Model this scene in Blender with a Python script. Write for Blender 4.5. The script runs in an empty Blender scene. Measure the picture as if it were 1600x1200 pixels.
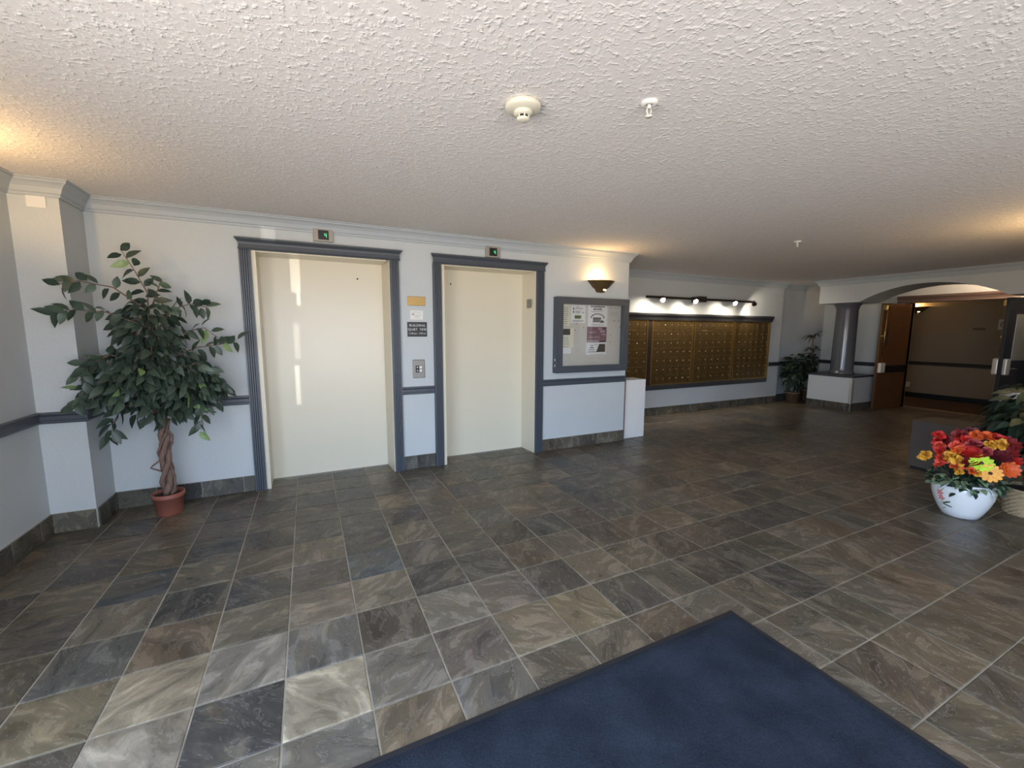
import bpy, bmesh, math, random
from mathutils import Vector, Matrix
random.seed(7)
PI = math.pi
sc = bpy.context.scene
COL = sc.collection

# ------------------------------------------------------------------ camera, world, light, exposure
H = 1.4319
yaw, pitch, roll = math.radians(25.757), math.radians(7.1325), math.radians(0.2356)
cy, sy, cp, sp, cr, sr = math.cos(yaw), math.sin(yaw), math.cos(pitch), math.sin(pitch), math.cos(roll), math.sin(roll)
FW = Vector((sy*cp, cy*cp, -sp)); R0 = Vector((cy, -sy, 0)); U0 = R0.cross(FW)
RV = cr*R0 + sr*U0; UV = -sr*R0 + cr*U0
cam_d = bpy.data.cameras.new('camera'); cam = bpy.data.objects.new('camera', cam_d); COL.objects.link(cam)
M = Matrix.Identity(4)
for k in range(3):
    M[k][0], M[k][1], M[k][2] = RV[k], UV[k], -FW[k]
M.translation = Vector((0, 0, H))
cam.matrix_world = M
FPX = 658.6
cam_d.sensor_width = 36.0; cam_d.lens = FPX/1600*36.0; cam_d.clip_start = 0.02
sc.camera = cam

w = bpy.data.worlds.new('world'); sc.world = w; w.use_nodes = True
wt = w.node_tree; bg = wt.nodes['Background']
# overcast-bright sky above the horizon, sunlit paving below it
wc = wt.nodes.new('ShaderNodeTexCoord'); wx = wt.nodes.new('ShaderNodeSeparateXYZ'); wm = wt.nodes.new('ShaderNodeMapRange'); wr = wt.nodes.new('ShaderNodeValToRGB')
wm.inputs[1].default_value = -1.0; wm.inputs[2].default_value = 1.0
wt.links.new(wc.outputs['Generated'], wx.inputs[0]); wt.links.new(wx.outputs[2], wm.inputs[0]); wt.links.new(wm.outputs[0], wr.inputs[0]); wt.links.new(wr.outputs[0], bg.inputs[0])
we = wr.color_ramp.elements
while len(we) < 5: we.new(0.5)
for el, (p_, c_) in zip(we, [(0.0, (0.72, 0.665, 0.61)), (0.49, (0.78, 0.725, 0.67)), (0.51, (0.62, 0.80, 1.06)), (0.62, (0.50, 0.72, 1.04)), (1.0, (0.34, 0.56, 1.0))]):
    el.position = p_; el.color = (*c_, 1)
bg.inputs[1].default_value = 16.0
vs = sc.view_settings
vs.view_transform = 'Standard'; vs.look = 'None'; vs.gamma = 1.0; vs.use_curve_mapping = False
vs.exposure = -0.38

def area(name, loc, target, sx, sz, power, col):
    d = bpy.data.lights.new(name, 'AREA'); d.shape = 'RECTANGLE'; d.size = sx; d.size_y = sz
    d.energy = power; d.color = col
    o = bpy.data.objects.new(name, d); COL.objects.link(o); o.location = loc
    o.rotation_euler = (Vector(target)-Vector(loc)).to_track_quat('-Z', 'Y').to_euler()
    return o
# daylight through the glazed entrance behind the camera and the tall window of the left wall
for q in (area('portal_left_window', (-1.74, -0.45, 1.15), (0, -0.45, 1.15), 3.5, 2.1, 1, (1, 1, 1)), area('portal_entrance', (0.6, -3.25, 1.13), (0.6, 0, 1.13), 3.2, 2.26, 1, (1, 1, 1))):
    q.data.cycles.is_portal = True

def point(name, loc, power, col, r=0.03):
    d = bpy.data.lights.new(name, 'POINT'); d.energy = power; d.color = col; d.shadow_soft_size = r
    o = bpy.data.objects.new(name, d); COL.objects.link(o); o.location = loc; return o
def spot(name, loc, target, power, col, ang=80, blend=0.6, r=0.02):
    d = bpy.data.lights.new(name, 'SPOT'); d.energy = power; d.color = col; d.shadow_soft_size = r
    d.spot_size = math.radians(ang); d.spot_blend = blend
    o = bpy.data.objects.new(name, d); COL.objects.link(o); o.location = loc
    o.rotation_euler = (Vector(target)-Vector(loc)).to_track_quat('-Z', 'Y').to_euler(); return o
WARM = (1.0, 0.64, 0.28)
# added lamps outside the entrance cast reflected-sun patches on the left elevator door
for sx_, sz_, tz_, wx_, hz_, pw_ in ((-0.077, 1.947, 1.947, 0.082, 0.31, 0.030), (-0.060, 1.730, 1.730, 0.030, 0.12, 0.005), (-0.094, 1.33, 1.33, 0.05, 0.33, 0.007), (-0.108, 0.905, 0.905, 0.040, 0.38, 0.018), (-0.260, 2.08, 2.245, 0.105, 0.13, 0.014)):
    q = area('sun_patch_lamp', (sx_, -3.4, sz_), (sx_, 4.3, tz_), wx_, hz_, pw_, (1.0, 0.95, 0.84)); q.data.spread = math.radians(0.15)

# ------------------------------------------------------------------ materials
def s2l(c):
    return tuple(((v/255)/12.92 if v/255 <= .04045 else ((v/255+.055)/1.055)**2.4) for v in c)
class NT:
    def __init__(s, name):
        s.m = bpy.data.materials.new(name); s.m.use_nodes = True; s.t = s.m.node_tree
        s.b = s.t.nodes['Principled BSDF']
    def n(s, typ, **kw):
        nd = s.t.nodes.new(typ)
        for k, v in kw.items():
            if k in nd.inputs: nd.inputs[k].default_value = v
            else: setattr(nd, k, v)
        return nd
    def l(s, a, b): s.t.links.new(a, b)
def ramp(nt, fac, stops):
    r = nt.n('ShaderNodeValToRGB'); e = r.color_ramp.elements
    while len(e) < len(stops): e.new(0.5)
    for el, (p, c) in zip(e, stops):
        el.position = p; el.color = (*c, 1) if len(c) == 3 else c
    nt.l(fac, r.inputs[0]); return r
def mat(name, rgb, rough=0.5, metal=0.0, var=0.12, scale=8.0, bump=0.0, bscale=120.0, detail=3, spec=0.5, coat=0.0, emit=None, stretch=None, srgb=True):
    nt = NT(name); c = s2l(rgb) if srgb else rgb
    tc = nt.n('ShaderNodeTexCoord'); src = tc.outputs['Object']
    if stretch:
        mp = nt.n('ShaderNodeMapping'); mp.inputs['Scale'].default_value = stretch; nt.l(src, mp.inputs[0]); src = mp.outputs[0]
    no = nt.n('ShaderNodeTexNoise', Scale=scale, Detail=detail); nt.l(src, no.inputs['Vector'])
    r = ramp(nt, no.outputs[0], [(0.25, tuple(x*(1-var) for x in c)), (0.75, tuple(min(1, x*(1+var)) for x in c))])
    nt.l(r.outputs[0], nt.b.inputs['Base Color'])
    nt.b.inputs['Roughness'].default_value = rough; nt.b.inputs['Metallic'].default_value = metal
    nt.b.inputs['Specular IOR Level'].default_value = spec
    if coat: nt.b.inputs['Coat Weight'].default_value = coat
    if bump:
        n2 = nt.n('ShaderNodeTexNoise', Scale=bscale, Detail=4); nt.l(src, n2.inputs['Vector'])
        bp = nt.n('ShaderNodeBump', Strength=1.0, Distance=bump); nt.l(n2.outputs[0], bp.inputs['Height']); nt.l(bp.outputs[0], nt.b.inputs['Normal'])
    if emit:
        nt.b.inputs['Emission Color'].default_value = (*emit[0], 1); nt.b.inputs['Emission Strength'].default_value = emit[1]
    return nt.m

def ceiling_mat():
    nt = NT('stippled_ceiling'); tc = nt.n('ShaderNodeTexCoord')
    a = nt.n('ShaderNodeTexNoise', Scale=46.0, Detail=3, Roughness=0.5, Distortion=0.35); nt.l(tc.outputs['Object'], a.inputs['Vector'])
    v = nt.n('ShaderNodeTexVoronoi', Scale=55.0); nt.l(tc.outputs['Object'], v.inputs['Vector'])
    r = ramp(nt, a.outputs[0], [(0.44, (0, 0, 0)), (0.80, (1, 1, 1))])
    r.color_ramp.interpolation = 'EASE'
    mul = nt.n('ShaderNodeMath', operation='MULTIPLY'); nt.l(r.outputs[0], mul.inputs[0])
    inv = nt.n('ShaderNodeMath', operation='SUBTRACT'); inv.inputs[0].default_value = 1.1; nt.l(v.outputs['Distance'], inv.inputs[1]); nt.l(inv.outputs[0], mul.inputs[1])
    b = nt.n('ShaderNodeBump', Strength=1.0, Distance=0.005); nt.l(mul.outputs[0], b.inputs['Height']); nt.l(b.outputs[0], nt.b.inputs['Normal'])
    c = ramp(nt, a.outputs[0], [(0.3, s2l((226, 220, 216))), (0.7, s2l((240, 235, 231)))]); nt.l(c.outputs[0], nt.b.inputs['Base Color'])
    nt.b.inputs['Roughness'].default_value = 0.85; nt.b.inputs['Specular IOR Level'].default_value = 0.25
    return nt.m

def slate_mat(name, mode):
    """split-face slate: mode 'object' takes its tint from the object's colour, 'attr' from the mesh attribute"""
    nt = NT(name)
    if mode == 'object':
        tc = nt.n('ShaderNodeTexCoord'); oi = nt.n('ShaderNodeObjectInfo'); base = tc.outputs['Object']; rnd = oi.outputs['Random']; tint = oi.outputs['Color']
    else:
        ge = nt.n('ShaderNodeNewGeometry'); at = nt.n('ShaderNodeAttribute'); at.attribute_name = 'tint'
        base = ge.outputs['Position']; rnd = ge.outputs['Random Per Island']; tint = at.outputs['Color']
    mu = nt.n('ShaderNodeMath', operation='MULTIPLY'); mu.inputs[1].default_value = 83.0; nt.l(rnd, mu.inputs[0])
    cb = nt.n('ShaderNodeCombineXYZ'); nt.l(mu.outputs[0], cb.inputs[0]); nt.l(mu.outputs[0], cb.inputs[1]); nt.l(mu.outputs[0], cb.inputs[2])
    ad = nt.n('ShaderNodeVectorMath', operation='ADD'); nt.l(base, ad.inputs[0]); nt.l(cb.outputs[0], ad.inputs[1])
    ro = nt.n('ShaderNodeVectorRotate', rotation_type='Z_AXIS'); nt.l(ad.outputs[0], ro.inputs['Vector']); nt.l(mu.outputs[0], ro.inputs['Angle'])
    mp = nt.n('ShaderNodeMapping'); mp.inputs['Scale'].default_value = (1.0, 2.1, 1.0); nt.l(ro.outputs[0], mp.inputs[0])
    P = mp.outputs[0]
    n1 = nt.n('ShaderNodeTexNoise', Scale=5.0, Detail=10, Roughness=0.66, Distortion=0.7); nt.l(P, n1.inputs['Vector'])
    n2 = nt.n('ShaderNodeTexNoise', Scale=3.1, Detail=7, Roughness=0.6, Distortion=1.1); nt.l(P, n2.inputs['Vector'])
    n3 = nt.n('ShaderNodeTexNoise', Scale=26.0, Detail=6, Roughness=0.7); nt.l(P, n3.inputs['Vector'])
    # terraces: split layers with sharp edges
    st = nt.n('ShaderNodeMath', operation='MULTIPLY'); st.inputs[1].default_value = 7.0; nt.l(n1.outputs[0], st.inputs[0])
    fr = nt.n('ShaderNodeMath', operation='FRACT'); nt.l(st.outputs[0], fr.inputs[0])
    fl = nt.n('ShaderNodeMath', operation='FLOOR'); nt.l(st.outputs[0], fl.inputs[0])
    val = ramp(nt, n1.outputs[0], [(0.30, (0.45,)*3), (0.44, (0.78,)*3), (0.54, (1.10,)*3), (0.62, (1.6,)*3), (0.75, (2.1,)*3)])
    m1 = nt.n('ShaderNodeMix', data_type='RGBA', blend_type='MULTIPLY'); m1.inputs[0].default_value = 1.0; nt.l(tint, m1.inputs[6]); nt.l(val.outputs[0], m1.inputs[7])
    # rusty / olive stains of the stone
    hue = ramp(nt, n2.outputs[0], [(0.38, s2l((84, 86, 86))), (0.50, s2l((106, 103, 95))), (0.60, s2l((112, 104, 87))), (0.70, s2l((100, 86, 70)))])
    fac = ramp(nt, n2.outputs[0], [(0.40, (0.10,)*3), (0.66, (0.55,)*3)])
    m2 = nt.n('ShaderNodeMix', data_type='RGBA'); nt.l(fac.outputs[0], m2.inputs[0]); nt.l(m1.outputs[2], m2.inputs[6])
    hv = nt.n('ShaderNodeMix', data_type='RGBA', blend_type='MULTIPLY'); hv.inputs[0].default_value = 0.8; nt.l(hue.outputs[0], hv.inputs[6]); nt.l(val.outputs[0], hv.inputs[7])
    nt.l(hv.outputs[2], m2.inputs[7])
    # pale edges where a layer broke away
    ed = ramp(nt, fr.outputs[0], [(0.0, (0.62,)*3), (0.07, (0.0,)*3), (0.90, (0.0,)*3), (1.0, (0.35,)*3)])
    em = nt.n('ShaderNodeMath', operation='MULTIPLY'); nt.l(ed.outputs[0], em.inputs[0]); nt.l(n3.outputs[0], em.inputs[1])
    m3 = nt.n('ShaderNodeMix', data_type='RGBA'); nt.l(em.outputs[0], m3.inputs[0]); nt.l(m2.outputs[2], m3.inputs[6]); m3.inputs[7].default_value = (*s2l((196, 192, 180)), 1)
    nt.l(m3.outputs[2], nt.b.inputs['Base Color'])
    rr = ramp(nt, n3.outputs[0], [(0.3, (0.26,)*3), (0.7, (0.46,)*3)]); nt.l(rr.outputs[0], nt.b.inputs['Roughness'])
    nt.b.inputs['Specular IOR Level'].default_value = 0.45
    h1 = nt.n('ShaderNodeMath', operation='MULTIPLY'); h1.inputs[1].default_value = 0.12; nt.l(n3.outputs[0], h1.inputs[0])
    h0 = nt.n('ShaderNodeMath', operation='MULTIPLY'); h0.inputs[1].default_value = 0.30; nt.l(fl.outputs[0], h0.inputs[0])
    hs = nt.n('ShaderNodeMath', operation='ADD'); nt.l(h0.outputs[0], hs.inputs[0]); nt.l(h1.outputs[0], hs.inputs[1])
    h2 = nt.n('ShaderNodeMath', operation='ADD'); nt.l(hs.outputs[0], h2.inputs[0]); nt.l(n1.outputs[0], h2.inputs[1])
    b = nt.n('ShaderNodeBump', Strength=0.8, Distance=0.004); nt.l(h2.outputs[0], b.inputs['Height']); nt.l(b.outputs[0], nt.b.inputs['Normal'])
    return nt.m

def glass_mat():
    nt = NT('clear_glass'); t = nt.t
    tr = nt.n('ShaderNodeBsdfTransparent'); gl = nt.n('ShaderNodeBsdfGlossy', Roughness=0.02); fr = nt.n('ShaderNodeFresnel', IOR=1.45)
    mx = nt.n('ShaderNodeMixShader'); nt.l(fr.outputs[0], mx.inputs[0]); nt.l(tr.outputs[0], mx.inputs[1]); nt.l(gl.outputs[0], mx.inputs[2])
    nt.l(mx.outputs[0], t.nodes['Material Output'].inputs[0]); return nt.m

WALL = (190, 194, 194)
m_wall = mat('painted_wall', WALL, 0.55, var=0.02, scale=3, bump=0.0022, bscale=70)
m_wall_corr = mat('beige_corridor_paint', (142, 124, 98), 0.6, var=0.03, scale=3, bump=0.001, bscale=90)
m_ceil = ceiling_mat()
m_crown = mat('crown_white_paint', (176, 182, 186), 0.45, var=0.02)
m_blue = mat('slate_blue_trim_paint', (70, 75, 82), 0.38, var=0.06, scale=20)
m_cream = mat('cream_enamel', (218, 209, 187), 0.30, var=0.015, scale=2, bump=0.0002, bscale=40)
m_slate = slate_mat('slate_tile', 'object')
m_slate_far = slate_mat('slate_tile_joined', 'attr')
m_grout = mat('pale_grout', (164, 158, 145), 0.9, var=0.35, scale=5, bump=0.001)
m_brass = mat('brushed_brass', (176, 142, 86), 0.42, 0.55, var=0.10, scale=60, stretch=(1, 1, 14))
m_steel = mat('brushed_steel', (138, 134, 128), 0.45, 0.5, var=0.06, scale=90, stretch=(1, 1, 12))
m_black = mat('black_plastic', (22, 22, 24), 0.4, var=0.1)
m_white = mat('white_plastic', (226, 224, 218), 0.45, var=0.02)
m_offwhite = mat('offwhite_plastic', (214, 208, 190), 0.45, var=0.03)
m_panel = mat('white_panel_paint', (222, 220, 216), 0.5, var=0.03, scale=4)
m_brown_edge = mat('raw_brown_edge', (108, 84, 74), 0.7, var=0.2, scale=30)
m_text = mat('white_lettering', (214, 214, 212), 0.5, var=0.02)
m_ink = mat('dark_ink', (70, 68, 72), 0.7, var=0.1)
m_faint = mat('faint_ink', (150, 148, 146), 0.7, var=0.1)
m_green_led = mat('green_display_digit', (40, 220, 120), 0.4, emit=((0.08, 0.9, 0.36), 1.1))
m_bronze_box = mat('bronze_mailbox_metal', (104, 83, 48), 0.42, 0.7, var=0.14, scale=14, stretch=(1, 1, 6))
m_bronze_frame = mat('bronze_frame_metal', (168, 136, 82), 0.30, 0.85, var=0.10, scale=14, stretch=(1, 1, 6))
m_lock = mat('bright_lock_metal', (228, 214, 176), 0.2, 0.9, var=0.05)
m_darktrim = mat('dark_slate_trim', (54, 54, 57), 0.35, var=0.08, scale=20)
m_sconce = mat('antique_bronze', (112, 92, 62), 0.42, 0.55, var=0.14, scale=25)
m_lamp = mat('lit_lamp', (255, 240, 210), 0.4, emit=((1.0, 0.80, 0.52), 9.0))
m_lamp_w = mat('lit_spot_lamp', (255, 250, 240), 0.4, emit=((1.0, 0.93, 0.86), 30.0))
m_track = mat('dark_bronze_track', (62, 50, 46), 0.4, 0.5, var=0.1)
m_cork = mat('fabric_tackboard', (206, 201, 190), 0.9, var=0.06, scale=120)
m_paper = mat('white_paper', (232, 232, 228), 0.8, var=0.015)
m_paper_c = mat('cream_paper', (226, 220, 196), 0.8, var=0.02)
m_paper_g = mat('greyed_paper', (200, 198, 188), 0.8, var=0.02)
m_mauve = mat('mauve_print', (134, 100, 108), 0.7, var=0.25, scale=40)
m_mauve2 = mat('pale_mauve_print', (176, 156, 162), 0.7, var=0.2, scale=60)
m_greenp = mat('green_print', (104, 122, 66), 0.7, var=0.15, scale=60)
m_photo = mat('dark_photo_print', (74, 70, 62), 0.6, var=0.6, scale=30)
m_glass = glass_mat()
m_terra = mat('terracotta_plastic', (146, 86, 70), 0.5, var=0.06, scale=6)
m_soil = mat('dark_soil', (58, 46, 38), 0.95, var=0.4, scale=60, bump=0.01)
m_bark = mat('grey_brown_bark', (122, 98, 86), 0.85, var=0.3, scale=30, bump=0.004, stretch=(3, 3, 0.6))
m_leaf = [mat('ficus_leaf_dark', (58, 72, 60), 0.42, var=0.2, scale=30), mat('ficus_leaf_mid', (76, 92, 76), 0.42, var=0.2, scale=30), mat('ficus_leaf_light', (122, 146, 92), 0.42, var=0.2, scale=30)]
m_dkleaf = mat('deep_green_foliage', (34, 50, 36), 0.5, var=0.3, scale=20)
m_dkleaf2 = mat('olive_green_foliage', (56, 66, 40), 0.5, var=0.3, scale=20)
m_ivy = mat('variegated_ivy', (104, 124, 92), 0.5, var=0.5, scale=50)
m_ceramic = mat('white_glazed_ceramic', (224, 223, 222), 0.16, var=0.01, coat=0.4)
m_wicker = mat('woven_wicker', (172, 150, 118), 0.6, var=0.2, scale=40)
m_brownpot = mat('brown_pot', (104, 82, 62), 0.6, var=0.15)
m_colgrey = mat('glossy_grey_column_paint', (84, 86, 92), 0.24, var=0.03, coat=0.3)
m_door = mat('dark_stained_wood_door', (90, 62, 38), 0.4, var=0.16, scale=6, stretch=(8, 8, 0.7))
m_doorframe = mat('brown_painted_door_frame', (96, 80, 74), 0.35, var=0.05)
m_dkdoor = mat('charcoal_door_paint', (48, 48, 56), 0.35, var=0.08)
m_chrome = mat('polished_chrome', (226, 222, 210), 0.14, 1.0, var=0.03)
m_gold = mat('polished_brass', (222, 190, 112), 0.18, 1.0, var=0.04)
m_corr_trim = mat('dark_brown_corridor_trim', (50, 43, 38), 0.45, var=0.1)
m_satin = mat('satin_silver_latch', (236, 230, 214), 0.3, 0.25, var=0.03)
m_taupe = mat('taupe_metal_housing', (156, 149, 138), 0.4, 0.2, var=0.04)
m_carpet = mat('brown_corridor_carpet', (80, 62, 48), 0.95, var=0.2, scale=90, bump=0.004, bscale=400)
m_thresh = mat('tan_threshold', (156, 126, 88), 0.4, var=0.08)
m_rubber = mat('black_rubber_edging', (34, 36, 42), 0.75, var=0.12, scale=60)
def matcarpet():
    nt = NT('navy_carpet_pile'); tc = nt.n('ShaderNodeTexCoord')
    a = nt.n('ShaderNodeTexNoise', Scale=150.0, Detail=5, Roughness=0.65); nt.l(tc.outputs['Object'], a.inputs['Vector'])
    g = nt.n('ShaderNodeTexNoise', Scale=5.0, Detail=4); nt.l(tc.outputs['Object'], g.inputs['Vector'])
    mx = nt.n('ShaderNodeMath', operation='MULTIPLY_ADD'); mx.inputs[1].default_value = 0.5; nt.l(g.outputs[0], mx.inputs[0])
    hf = nt.n('ShaderNodeMath', operation='MULTIPLY'); hf.inputs[1].default_value = 0.5; nt.l(a.outputs[0], hf.inputs[0]); nt.l(hf.outputs[0], mx.inputs[2])
    c = ramp(nt, mx.outputs[0], [(0.38, s2l((33, 40, 51))), (0.62, s2l((52, 61, 75)))]); nt.l(c.outputs[0], nt.b.inputs['Base Color'])
    b = nt.n('ShaderNodeBump', Strength=0.9, Distance=0.008); nt.l(a.outputs[0], b.inputs['Height']); nt.l(b.outputs[0], nt.b.inputs['Normal'])
    nt.b.inputs['Roughness'].default_value = 0.95; nt.b.inputs['Specular IOR Level'].default_value = 0.15
    return nt.m
m_mat = matcarpet()
m_greybox = mat('dark_grey_laminate', (74, 66, 58), 0.6, var=0.08)
m_corner = mat('metal_corner_guard', (210, 204, 196), 0.3, 0.5, var=0.08)
m_signred = mat('red_sign_ink', (140, 60, 50), 0.6)

# ------------------------------------------------------------------ mesh helpers
class MB:
    def __init__(s): s.v = []; s.f = []; s.sm = []
    def add(s, vs, fs, smooth=False):
        o = len(s.v); s.v += [tuple(v) for v in vs]; s.f += [[i+o for i in f] for f in fs]; s.sm += [smooth]*len(fs); return s
    def box(s, x0, x1, y0, y1, z0, z1, bev=0.0):
        if bev <= 0:
            v = [(x, y, z) for z in (z0, z1) for y in (y0, y1) for x in (x0, x1)]
            return s.add(v, [(0, 2, 3, 1), (4, 5, 7, 6), (0, 1, 5, 4), (2, 6, 7, 3), (0, 4, 6, 2), (1, 3, 7, 5)])
        bm = bmesh.new(); bmesh.ops.create_cube(bm, size=1)
        for q in bm.verts: q.co = Vector(((x0+x1)/2+q.co.x*(x1-x0), (y0+y1)/2+q.co.y*(y1-y0), (z0+z1)/2+q.co.z*(z1-z0)))
        bmesh.ops.bevel(bm, geom=bm.edges[:], offset=bev, segments=2, affect='EDGES', profile=0.5)
        bm.verts.index_update(); s.add([q.co[:] for q in bm.verts], [[q.index for q in f.verts] for f in bm.faces]); bm.free(); return s
    def prism(s, poly, a, b, axis=1, smooth=False):
        """poly in the two other axes, extruded along axis from a to b"""
        n = len(poly)
        def pt(p, t):
            return {0: (t, p[0], p[1]), 1: (p[0], t, p[1]), 2: (p[0], p[1], t)}[axis]
        v = [pt(p, a) for p in poly]+[pt(p, b) for p in poly]
        f = [[i, (i+1) % n, n+(i+1) % n, n+i] for i in range(n)]
        s.add(v, f, smooth); o = len(s.v)-2*n
        s.f += [[o+i for i in range(n)][::-1], [o+n+i for i in range(n)]]; s.sm += [False, False]; return s
    def lathe(s, prof, c=(0, 0, 0), seg=32, a0=0, a1=2*PI, sx=1, sy=1, smooth=True, caps=True):
        full = abs(a1-a0-2*PI) < 1e-6; ns = seg if full else seg+1
        v = []
        for r, z in prof:
            for k in range(ns):
                a = a0+(a1-a0)*k/seg; v.append((c[0]+r*sx*math.cos(a), c[1]+r*sy*math.sin(a), c[2]+z))
        f = []
        for i in range(len(prof)-1):
            for k in range(seg):
                k2 = (k+1) % ns
                f.append([i*ns+k, i*ns+k2, (i+1)*ns+k2, (i+1)*ns+k])
        s.add(v, f, smooth)
        if caps and full:
            o = len(s.v)-len(v); L = len(prof)-1
            s.f += [[o+k for k in range(ns)][::-1], [o+L*ns+k for k in range(ns)]]; s.sm += [False, False]
        return s
    def tube(s, pts, r, seg=8, smooth=True):
        pts = [Vector(p) for p in pts]; rs = r if isinstance(r, (list, tuple)) else [r]*len(pts)
        v = []; up = Vector((0, 0, 1)); prev = None
        for i, p in enumerate(pts):
            t = (pts[min(i+1, len(pts)-1)]-pts[max(i-1, 0)]).normalized()
            if prev is None:
                x = t.cross(up); x = x.normalized() if x.length > 1e-3 else Vector((1, 0, 0))
            else:
                x = (prev-t*prev.dot(t)).normalized()
            prev = x; y = t.cross(x)
            for k in range(seg):
                a = 2*PI*k/seg; v.append(p+(x*math.cos(a)+y*math.sin(a))*rs[i])
        f = [[i*seg+k, i*seg+(k+1) % seg, (i+1)*seg+(k+1) % seg, (i+1)*seg+k] for i in range(len(pts)-1) for k in range(seg)]
        f += [list(range(seg))[::-1], [(len(pts)-1)*seg+k for k in range(seg)]]
        return s.add(v, f, smooth)
    def cyl(s, p0, p1, r, seg=16): return s.tube([p0, p1], r, seg)
    def sweep(s, path, prof, side=1):
        """path: XY points along the wall; prof: (out, z) pairs; side +1: room lies to the right of the path"""
        n = len(path); P = [Vector((p[0], p[1], 0)) for p in path]; rings = []
        for i in range(n):
            d = []
            if i > 0: d.append((P[i]-P[i-1]).normalized())
            if i < n-1: d.append((P[i+1]-P[i]).normalized())
            ns = [Vector((q.y, -q.x, 0))*side for q in d]
            if len(ns) == 1: m = ns[0]
            else: m = (ns[0]+ns[1])/(1+ns[0].dot(ns[1]))
            rings.append([P[i]+m*o+Vector((0, 0, z)) for o, z in prof])
        k = len(prof); v = [q for r_ in rings for q in r_]
        f = [[i*k+j, i*k+j+1, (i+1)*k+j+1, (i+1)*k+j] for i in range(n-1) for j in range(k-1)]
        f += [list(range(k)), [(n-1)*k+j for j in range(k)][::-1]]
        return s.add(v, f)
    def mesh(s, name, m):
        me = bpy.data.meshes.new(name); me.from_pydata(s.v, [], s.f); me.validate()
        for p, q in zip(me.polygons, s.sm): p.use_smooth = q
        if m: me.materials.append(m)
        bm = bmesh.new(); bm.from_mesh(me); bmesh.ops.recalc_face_normals(bm, faces=bm.faces); bm.to_mesh(me); bm.free()
        return me
    def build(s, name, m, parent=None, kind=None, loc=None):
        o = bpy.data.objects.new(name, s.mesh(name, m)); COL.objects.link(o)
        if parent is not None: o.parent = parent
        if loc is not None: o.location = loc
        if kind: o['kind'] = kind
        return o
def tag(o, label=None, cat=None, group=None):
    if label: o['label'] = label
    if cat: o['category'] = cat
    if group: o['group'] = group
    return o
def thing(name, label, cat, loc=(0, 0, 0), group=None, rz=0):
    o = bpy.data.objects.new(name, None); o.empty_display_size = 0.05; COL.objects.link(o); o.location = loc; o.rotation_euler = (0, 0, rz)
    return tag(o, label, cat, group)
def link(name, me, parent=None, loc=(0, 0, 0), rot=(0, 0, 0), scale=(1, 1, 1)):
    o = bpy.data.objects.new(name, me); COL.objects.link(o); o.location = loc; o.rotation_euler = rot; o.scale = scale
    if parent is not None: o.parent = parent
    return o
def struct(name, mb, m): return mb.build(name, m, None, 'structure')
def text(name, body, loc, size, m, parent, rot=(PI/2, 0, 0), align='CENTER', ext=0.0006, sx=1.0):
    c = bpy.data.curves.new(name, 'FONT'); c.body = body; c.size = size; c.extrude = ext; c.align_x = align; c.align_y = 'CENTER'
    c.resolution_u = 3; c.materials.append(m); c.offset = 0.0
    q = bpy.data.objects.new(name, c); me = bpy.data.meshes.new_from_object(q); me.name = name
    bpy.data.objects.remove(q); bpy.data.curves.remove(c)
    if not me.materials: me.materials.append(m)
    o = link(name, me, parent, loc, rot, (sx, 1, 1)); o['kind'] = 'stuff'
    return o

# ------------------------------------------------------------------ room shell
ZC = 2.40
YW, XA, YM, XM, YR, XR = 4.29, 3.71, 5.37, 8.62, 5.50, 10.30
XL, YP, XP = -1.69, 3.95, -1.445
XS, YB, XE, YE = 4.20, -3.2, 12.20, -0.60
D1 = (-0.40, 0.75); D2 = (1.255, 2.365); ZD = 2.108

# floor slab with individual slate tiles
T = 0.308; GX, GY = -1.0776, 3.0616
fl = struct('floor', MB().box(-1.9, 10.45, -3.3, 5.7, -0.06, -0.004), m_grout)
struct('floor_corridor', MB().box(10.45, 12.4, -1.0, 7.0, -0.06, -0.001), m_carpet)
PAL = [(92, 88, 80), (102, 95, 82), (114, 104, 84), (80, 80, 78), (106, 92, 72), (118, 110, 94), (74, 71, 68), (98, 84, 68), (108, 102, 90), (88, 84, 70), (84, 72, 60)]
TINT = {(0, -1): (66, 76, 84), (1, -2): (70, 72, 74), (1, -1): (112, 110, 98), (1, 0): (74, 74, 72), (0, 0): (104, 96, 78), (0, -2): (120, 116, 106),
        (0, -3): (98, 102, 102), (1, -3): (118, 104, 84), (0, -4): (142, 132, 102), (1, -4): (178, 168, 144), (2, -4): (146, 144, 138), (1, -5): (172, 167, 154),
        (2, -5): (72, 72, 76), (2, -3): (116, 112, 98), (2, -2): (76, 78, 80), (3, -5): (186, 180, 160), (3, -6): (116, 116, 112), (3, -4): (112, 114, 114),
        (3, -3): (130, 122, 108), (3, -2): (84, 80, 80), (3, -1): (122, 114, 98), (3, 0): (86, 86, 80), (2, -6): (128, 126, 120), (4, -2): (70, 86, 102),
        (4, -3): (128, 122, 106), (4, -4): (88, 80, 72), (4, -5): (118, 116, 110), (4, -6): (132, 118, 96), (5, -3): (74, 72, 68), (5, -4): (128, 126, 116),
        (5, -5): (112, 104, 100), (5, -6): (106, 110, 114), (5, -2): (104, 98, 90), (5, -1): (122, 112, 90), (6, -3): (82, 80, 76), (6, -4): (118, 110, 104),
        (7, -5): (136, 126, 96), (8, -5): (82, 80, 76), (7, -4): (78, 74, 70), (6, -5): (132, 122, 102), (8, -4): (120, 112, 96), (9, -4): (114, 106, 88),
        (5, 1): (128, 112, 84), (6, 1): (124, 108, 80), (8, -1): (112, 98, 78), (9, 0): (120, 104, 76), (10, 0): (78, 74, 72), (4, 1): (84, 82, 76), (10, -5): (78, 70, 62), (11, -5): (70, 62, 54)}
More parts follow.
